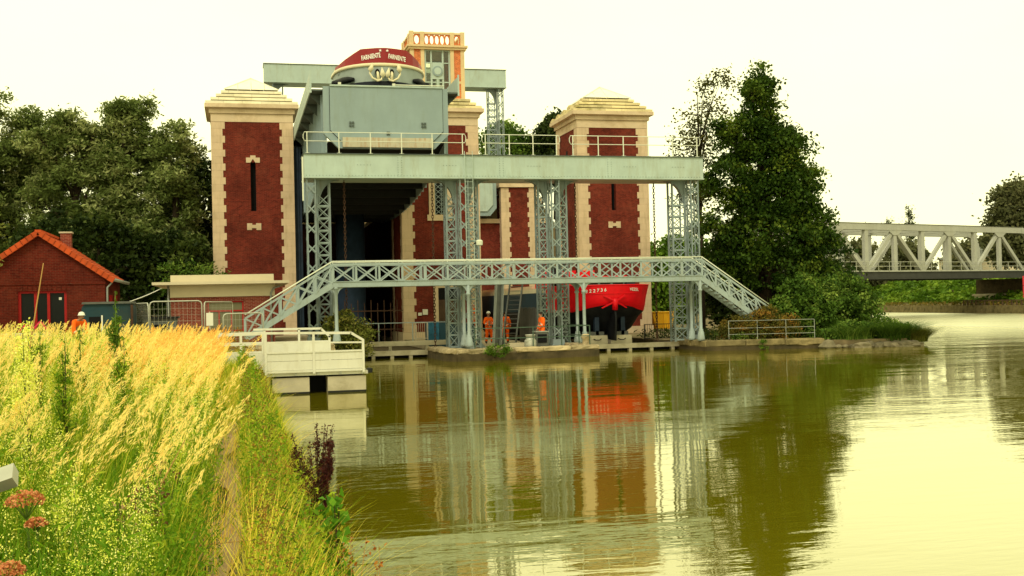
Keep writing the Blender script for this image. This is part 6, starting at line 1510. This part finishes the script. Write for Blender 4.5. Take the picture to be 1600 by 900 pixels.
# the strip between the path and the water
def strip_pts(n, y0, y1, xa, xb):
    Y = y0 * (y1 / y0) ** RNG.uniform(0, 1, n); X = RNG.uniform(xa, xb, n); return np.stack([X, Y, gz(X, Y) - .03], 1)
P = strip_pts(11000, 4.8, 36, .02, .95); H = RNG.uniform(.2, .62, len(P)) * (1.1 - .4 * (P[:, 0] > .7)) * (.75 + .45 * np.sin(P[:, 1] * 1.9 + P[:, 0] * 3) ** 2)
blades(P, H, np.interp(P[:, 1], [4, 12, 36], [.007, .010, .02]), (.1, 0, 0), np.clip(RNG.normal(.42, .2, len(P)) + .12 * np.sin(P[:, 1] * 1.1), 0, 1), 'bank_grass', 'grass_meadow', .55, 'shorter green and straw grass between the path and the water', 'grass')
P = np.concatenate([strip_pts(560, 5, 33, .06, .8), strip_pts(110, 5.5, 18, -.55, -.22)]); H = RNG.uniform(.3, .85, len(P)) * (.7 + .5 * np.sin(P[:, 1] * 1.3) ** 2) * (1 - .45 * (P[:, 0] > .5)); k = 80
f = RNG.uniform(.1, 1, (len(P), k)); ang = RNG.uniform(0, 2 * PI, f.shape); rr_ = .05 + .10 * (1 - f)
Q = np.stack([P[:, 0:1] + np.cos(ang) * rr_, P[:, 1:2] + np.sin(ang) * rr_, P[:, 2:3] + H[:, None] * f], 2).reshape(-1, 3); far = np.interp(Q[:, 1], [4, 10, 33], [.8, 1.2, 2.4])[:, None]
V, F = leaf_quads(Q, .045 * far, .012 * far, .3, 0); o = stuff(link('bank_weeds', fast_mesh('bank_weeds', V, F, 'grass_green', np.clip(np.repeat(RNG.uniform(0, .8, len(P)), k) + RNG.uniform(-.1, .35, len(Q)), 0, 1)))); o['label'] = 'leafy green weeds on the slope above the water'; o['category'] = 'weeds'
P = strip_pts(260, 5, 30, .05, .62); H = RNG.uniform(.4, .9, len(P)); k = 46
f = RNG.uniform(.35, 1, (len(P), k)); ang = RNG.uniform(0, 2 * PI, f.shape); rr_ = .03 + .08 * (1 - f)
Q = np.stack([P[:, 0:1] + np.cos(ang) * rr_, P[:, 1:2] + np.sin(ang) * rr_, P[:, 2:3] + H[:, None] * f], 2).reshape(-1, 3); far = np.interp(Q[:, 1], [4, 10, 30], [.8, 1.2, 2.2])[:, None]
V, F = leaf_quads(Q, .026 * far, .010 * far, .3, 0); o = stuff(link('seeding_weeds', fast_mesh('seeding_weeds', V, F, 'leaf_autumn', np.clip(np.repeat(RNG.uniform(.1, 1, len(P)), k) + RNG.uniform(-.1, .2, len(Q)), 0, 1)))); o['label'] = 'yellow and rusty seeding weeds among the bank grass'; o['category'] = 'weeds'
P = np.stack([RNG.uniform(-.7, .7, 5200), RNG.uniform(16, 42, 5200), np.zeros(5200)], 1); P[:, 2] = gz(P[:, 0], P[:, 1]) - .03
blades(P, RNG.uniform(.15, .42, len(P)), np.full(len(P), .02), (.1, 0, 0), np.clip(RNG.normal(.4, .2, len(P)), 0, 1), 'low_grass', 'grass_meadow', .6, 'low grass on the bank before the landing stage gangway', 'grass')
P = strip_pts(1500, 5, 34, .7, 1.0); blades(P, RNG.uniform(.3, .75, len(P)), np.interp(P[:, 1], [4, 12, 36], [.006, .009, .02]), (.22, 0, -.1), np.clip(RNG.normal(.5, .22, len(P)), 0, 1), 'edge_grass', 'grass_meadow', .95, 'ragged grass hanging over the water edge of the bank', 'grass')
# dry tufts of plume grass leaning over the path
P = strip_pts(900, 5.5, 24, -.5, .3); H = RNG.uniform(.25, .7, len(P)); o, tip, dr = blades(P, H, np.full(len(P), .006), (.25, 0, 0), RNG.uniform(.7, .95, len(P)), 'path_grass', 'grass_meadow', .5, 'dry grass leaning over the earth path', 'grass')
# grass along the spit: a tuft with drooping blades, and ground cover
def tuft(label, c, n, r, h, mat, tone, droop):
    a = RNG.uniform(0, 2 * PI, n); q = RNG.uniform(0, 1, n) ** .5 * r; Pp = np.stack([c[0] + np.cos(a) * q, c[1] + np.sin(a) * q * .6, np.full(n, c[2])], 1)
    o, _, _ = blades(Pp, RNG.uniform(.6, 1.1, n) * h, np.full(n, .035), (0, 0, 0), RNG.uniform(*tone, n), 'grass_tuft', mat, droop); del o['kind']; tag(o, label, 'grass tuft', 'grass tufts on the spit')
tuft('big dark green grass tuft drooping over the rocks near the spit end', (33.0, 51.6, .3), 2600, .9, 1.15, 'leaf_bush', (0, .6), 1.5)
tuft('lighter straw-tipped grass tuft at the very end of the spit', (34.2, 51.5, .2), 1500, .6, .9, 'leaf_yellowish', (0, .7), 1.4)
tuft('green grass tuft beside the last quay stone', (31.0, 52.2, .4), 1500, 1.1, .8, 'leaf_bush', (.1, .8), 1.1)
tuft('bright green tuft behind the drooping one', (32.2, 53.2, .42), 1700, 1.4, .95, 'leaf_ivy', (0, .5), 1.1)
n = 2600; X = RNG.uniform(29.3, 35.2, n); Y = np.interp(X, [29.3, 33.3, 35.2], [52.0, 51.2, 53.4]) + RNG.uniform(0, 3, n); Z = .4 + RNG.uniform(0, .55, n)
o = scatter('ground_cover', np.stack([X, Y, Z], 1), .2, .1, 'leaf_bush', RNG.uniform(0, .7, n)); o['label'] = 'low green ground cover on the spit'; o['category'] = 'ground cover'
n = 5200; X = RNG.uniform(23.8, 40, n); Y = RNG.uniform(53.2, 66, n) + np.clip(X - 34, 0, 9) * 2.0; Z = .42 + RNG.uniform(0, .5, n)
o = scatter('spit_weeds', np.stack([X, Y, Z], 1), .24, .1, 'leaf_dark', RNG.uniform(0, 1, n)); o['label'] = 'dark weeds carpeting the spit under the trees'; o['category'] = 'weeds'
n = 3000; X = RNG.uniform(-4, 2.5, n); Y = RNG.uniform(43, 52, n); o = scatter('yard_weeds', np.stack([X, Y, gz(X, Y) + RNG.uniform(0, 1.0, n) ** 1.5 * np.clip((X + 5) / 3, .3, 1)], 1), .16, .05, 'leaf_autumn', RNG.uniform(.2, 1, n), .2); o['label'] = 'rusty dry weeds in front of the mesh fence'; o['category'] = 'weeds'

# ------------------------------------------------------------------ single plants one can pick out
def plant(name, label, base, H, stems, spread, per, L, W, mat, f0_=.25, rad=.05, stem='stem_green', cone=0.0, up=.2, droop=0.0, sr=.006, group=None, branches=0):
    t = thing(name, label, 'plant', base, group); b = Vector(base); m = MB(); C = []; tn = []
    for s in range(stems):
        a = random.uniform(0, 2 * PI); h = H * random.uniform(.75, 1.0) if s else H; d = Vector((math.cos(a), math.sin(a), 0)) * spread * (s > 0) * random.uniform(.4, 1)
        top = b + Vector((0, 0, h)) + d; md = b + (top - b) * .5 - d * .12; m.tube([b, md, top], [sr, sr * .8, sr * .35], 5)
        ends = [(md, top)]
        for q in range(branches):
            f = random.uniform(.3, .85); s0 = b + (top - b) * f; a2 = random.uniform(0, 2 * PI); e0 = s0 + Vector((math.cos(a2) * .35, math.sin(a2) * .35, .8)) * h * .28 * (1.1 - f); m.tube([s0, e0], [sr * .5, sr * .25], 4); ends.append((s0, e0))
        for (p0, p1) in ends:
            kk = per if (p0, p1) == ends[0] else max(4, per // 3)
            for q in range(kk):
                f = random.uniform(0, 1); g = f0_ + (1 - f0_) * f; c = (b + (top - b) * g) if p0 == md else p0 + (p1 - p0) * f
                r = rad * (1 - cone * f); C.append((c.x + random.gauss(0, r), c.y + random.gauss(0, r), c.z + random.gauss(0, r * .5))); tn.append(random.random())
    V, F = leaf_quads(np.array(C), L, W, up, droop); V -= np.array(base)
    link('foliage', fast_mesh('foliage', V, F, mat, tn), t, base); m.build('stem', stem, t, True); return t
plant('dock_plant', 'dark red dock plant with dense seed spikes at the water edge', (.70, 10.6, .30), 1.24, 13, .26, 190, .020, .015, 'dock_seed', .25, .016, 'iron_rust', .3, branches=6)
plant('knotweed_plant', 'leafy green plant with heart-shaped leaves beside the dark red dock', (.66, 7.9, .25), 1.12, 6, .15, 34, .085, .065, 'leaf_big', .15, .045, 'iron_rust', .2, .4, .35, .007)
plant('rusty_plant', 'rust-brown withered plant right of the leafy green one', (.72, 7.7, .15), .9, 6, .12, 40, .035, .020, 'leaf_rusty', .2, .03, 'stem_dry', .2, .2, .2, .005)
plant('rusty_plant', 'small rust-brown sprig standing alone over the water', (.9, 7.6, -.2), 1.2, 3, .05, 46, .035, .020, 'leaf_rusty', .45, .022, 'stem_dry', .2, .2, .2, .004)
plant('horseweed_plant', 'tall bright green horseweed rising before the teal generator', (-1.45, 14.5, 1.0), 1.88, 1, 0, 150, .085, .018, 'leaf_ivy', .3, .05, 'stem_green', .75, .3, -.35, .012, branches=9)
plant('horseweed_plant', 'second green horseweed low to the left of the tall one', (-1.75, 13.6, 1.0), 1.42, 1, 0, 100, .07, .016, 'leaf_ivy', .3, .05, 'stem_green', .7, .3, -.35, .010, branches=6)
plant('goldenrod_plant', 'yellow-green goldenrod plume standing above the grass at the far left', (-1.47, 8.7, 1.0), 1.56, 2, .1, 300, .018, .012, 'floret', .62, .045, 'stem_green', .55, .2, -.2, .007, branches=8)
plant('goldenrod_plant', 'yellow goldenrod plant in the lower middle of the grass', (-.86, 6.4, .97), .78, 5, .16, 110, .015, .011, 'floret', .4, .04, 'stem_green', .4, .2, -.2, .005, branches=5)
plant('goldenrod_plant', 'pale goldenrod plant in the bottom left corner', (-1.0, 5.3, .98), .66, 5, .16, 110, .014, .010, 'floret', .4, .04, 'stem_green', .4, .2, -.2, .005, branches=5)
plant('seedhead_plant', 'brown plant with withered flower heads at the bottom of the meadow', (-.52, 6.3, .94), .74, 6, .16, 16, .028, .02, 'brown_head', .86, .022, 'iron_rust', 0, .3, 0, .005, branches=3)
plant('seedhead_plant', 'small brown withered plant left of the earth path', (-.50, 7.6, .94), .72, 4, .12, 16, .026, .018, 'brown_head', .86, .02, 'iron_rust', 0, .3, 0, .005, branches=2)
for k, (x, y, h, lb) in enumerate(((-1.35, 9.6, 1.42, 'tall dark-stemmed weed left of the meadow middle'), (-1.05, 11.2, 1.38, 'thin dark-stemmed weed near the middle of the meadow'), (-2.0, 12.5, 1.45, 'dark-stemmed weed below the brick house door'))):
    plant('horseweed_plant', lb, (x, y, 1.0), h, 2, .1, 150, .05, .010, 'grass_green', .25, .05, 'bark', .6, .3, -.3, .007, branches=10)
for k, (x, y, lb) in enumerate(((-.62, 8.6, 'broad-leaved green plant beside the earth path'), (-.95, 7.4, 'broad-leaved green plant low among the yellow weeds'), (.35, 9.2, 'broad-leaved green plant on the slope left of the dark red dock'))):
    plant('broadleaf_plant', lb, (x, y, .93 if x < 0 else .6), .5, 9, .22, 9, .13, .05, 'leaf_bush', .3, .05, 'stem_green', 0, .6, -.1, .004)
def sedum(label, c, r):
    t = thing('sedum_flower', label, 'flower', (c[0], c[1], .98), 'pink flower heads at lower left'); n = 420; d = unit(n); d[:, 2] = np.abs(d[:, 2]) * .7
    lump = 1 + .14 * np.sin(d[:, 0] * 7 + c[0] * 9) * np.cos(d[:, 1] * 6)
    Pp = np.array(c) + d * r * (RNG.uniform(.8, 1.0, n) * lump)[:, None]; V, F = leaf_quads(Pp, .016, .014, .8); V -= np.array((c[0], c[1], .98)); link('flower_head', fast_mesh('flower_head', V, F, 'sedum_head', RNG.uniform(0, 1, n)), t, (c[0], c[1], .98))
    m = MB().tube([(c[0], c[1], .95), (c[0] + .02, c[1], 1.3), (c[0], c[1], c[2])], .007, 6)
    for k in range(7): a = 2 * PI * k / 7; m.tube([(c[0], c[1], c[2] - r * .8), (c[0] + math.cos(a) * r * .7, c[1] + math.sin(a) * r * .7, c[2] + .02)], .003, 4)
    m.build('stem', 'stem_green', t)
sedum('large pink-orange flower head at the left edge below the grey board', (-1.02, 5.9, 1.68), .095)
sedum('smaller pink-orange flower head just below the large one', (-.95, 5.75, 1.60), .05)
sedum('pink-orange flower head in the bottom left corner', (-.92, 4.9, 1.56), .07)
t = thing('grey_board', 'tilted grey metal board end on a post at the left edge', 'board', (-1.3, 6.1, 1.0))
MB().hexa([(-1.48, 6.0, 1.68), (-1.10, 6.0, 1.80), (-1.08, 6.04, 1.75), (-1.46, 6.04, 1.63), (-1.49, 6.10, 1.74), (-1.11, 6.10, 1.86), (-1.09, 6.12, 1.81), (-1.47, 6.12, 1.69)]).build('board', 'galvanised', t)
bar(t, 'post', (-1.2, 6.08, .95), (-1.2, 6.08, 1.72), .04, .03, 'iron_black')
def straw(label, pts, r): tag(MB().tube(pts, [r, r * .8, r * .4][:len(pts)], 5).build('straw_stalk', 'stem_dry', None, True), label, 'stalk')
straw('tall straw stalk leaning right in front of the brick house gable', [(-2.02, 11, 1.0), (-1.9, 11, 2.0), (-1.72, 11, 3.08)], .011)
straw('long pale straw stalk slanting across the lower meadow', [(-.70, 6.6, 1.18), (-.48, 6.6, 1.55), (-.30, 6.6, 1.88)], .006)
straw('fallen straw stalk lying level across the earth path', [(-.72, 6.9, 1.20), (-.1, 6.95, 1.215), (.42, 7.0, 1.22)], .0035)
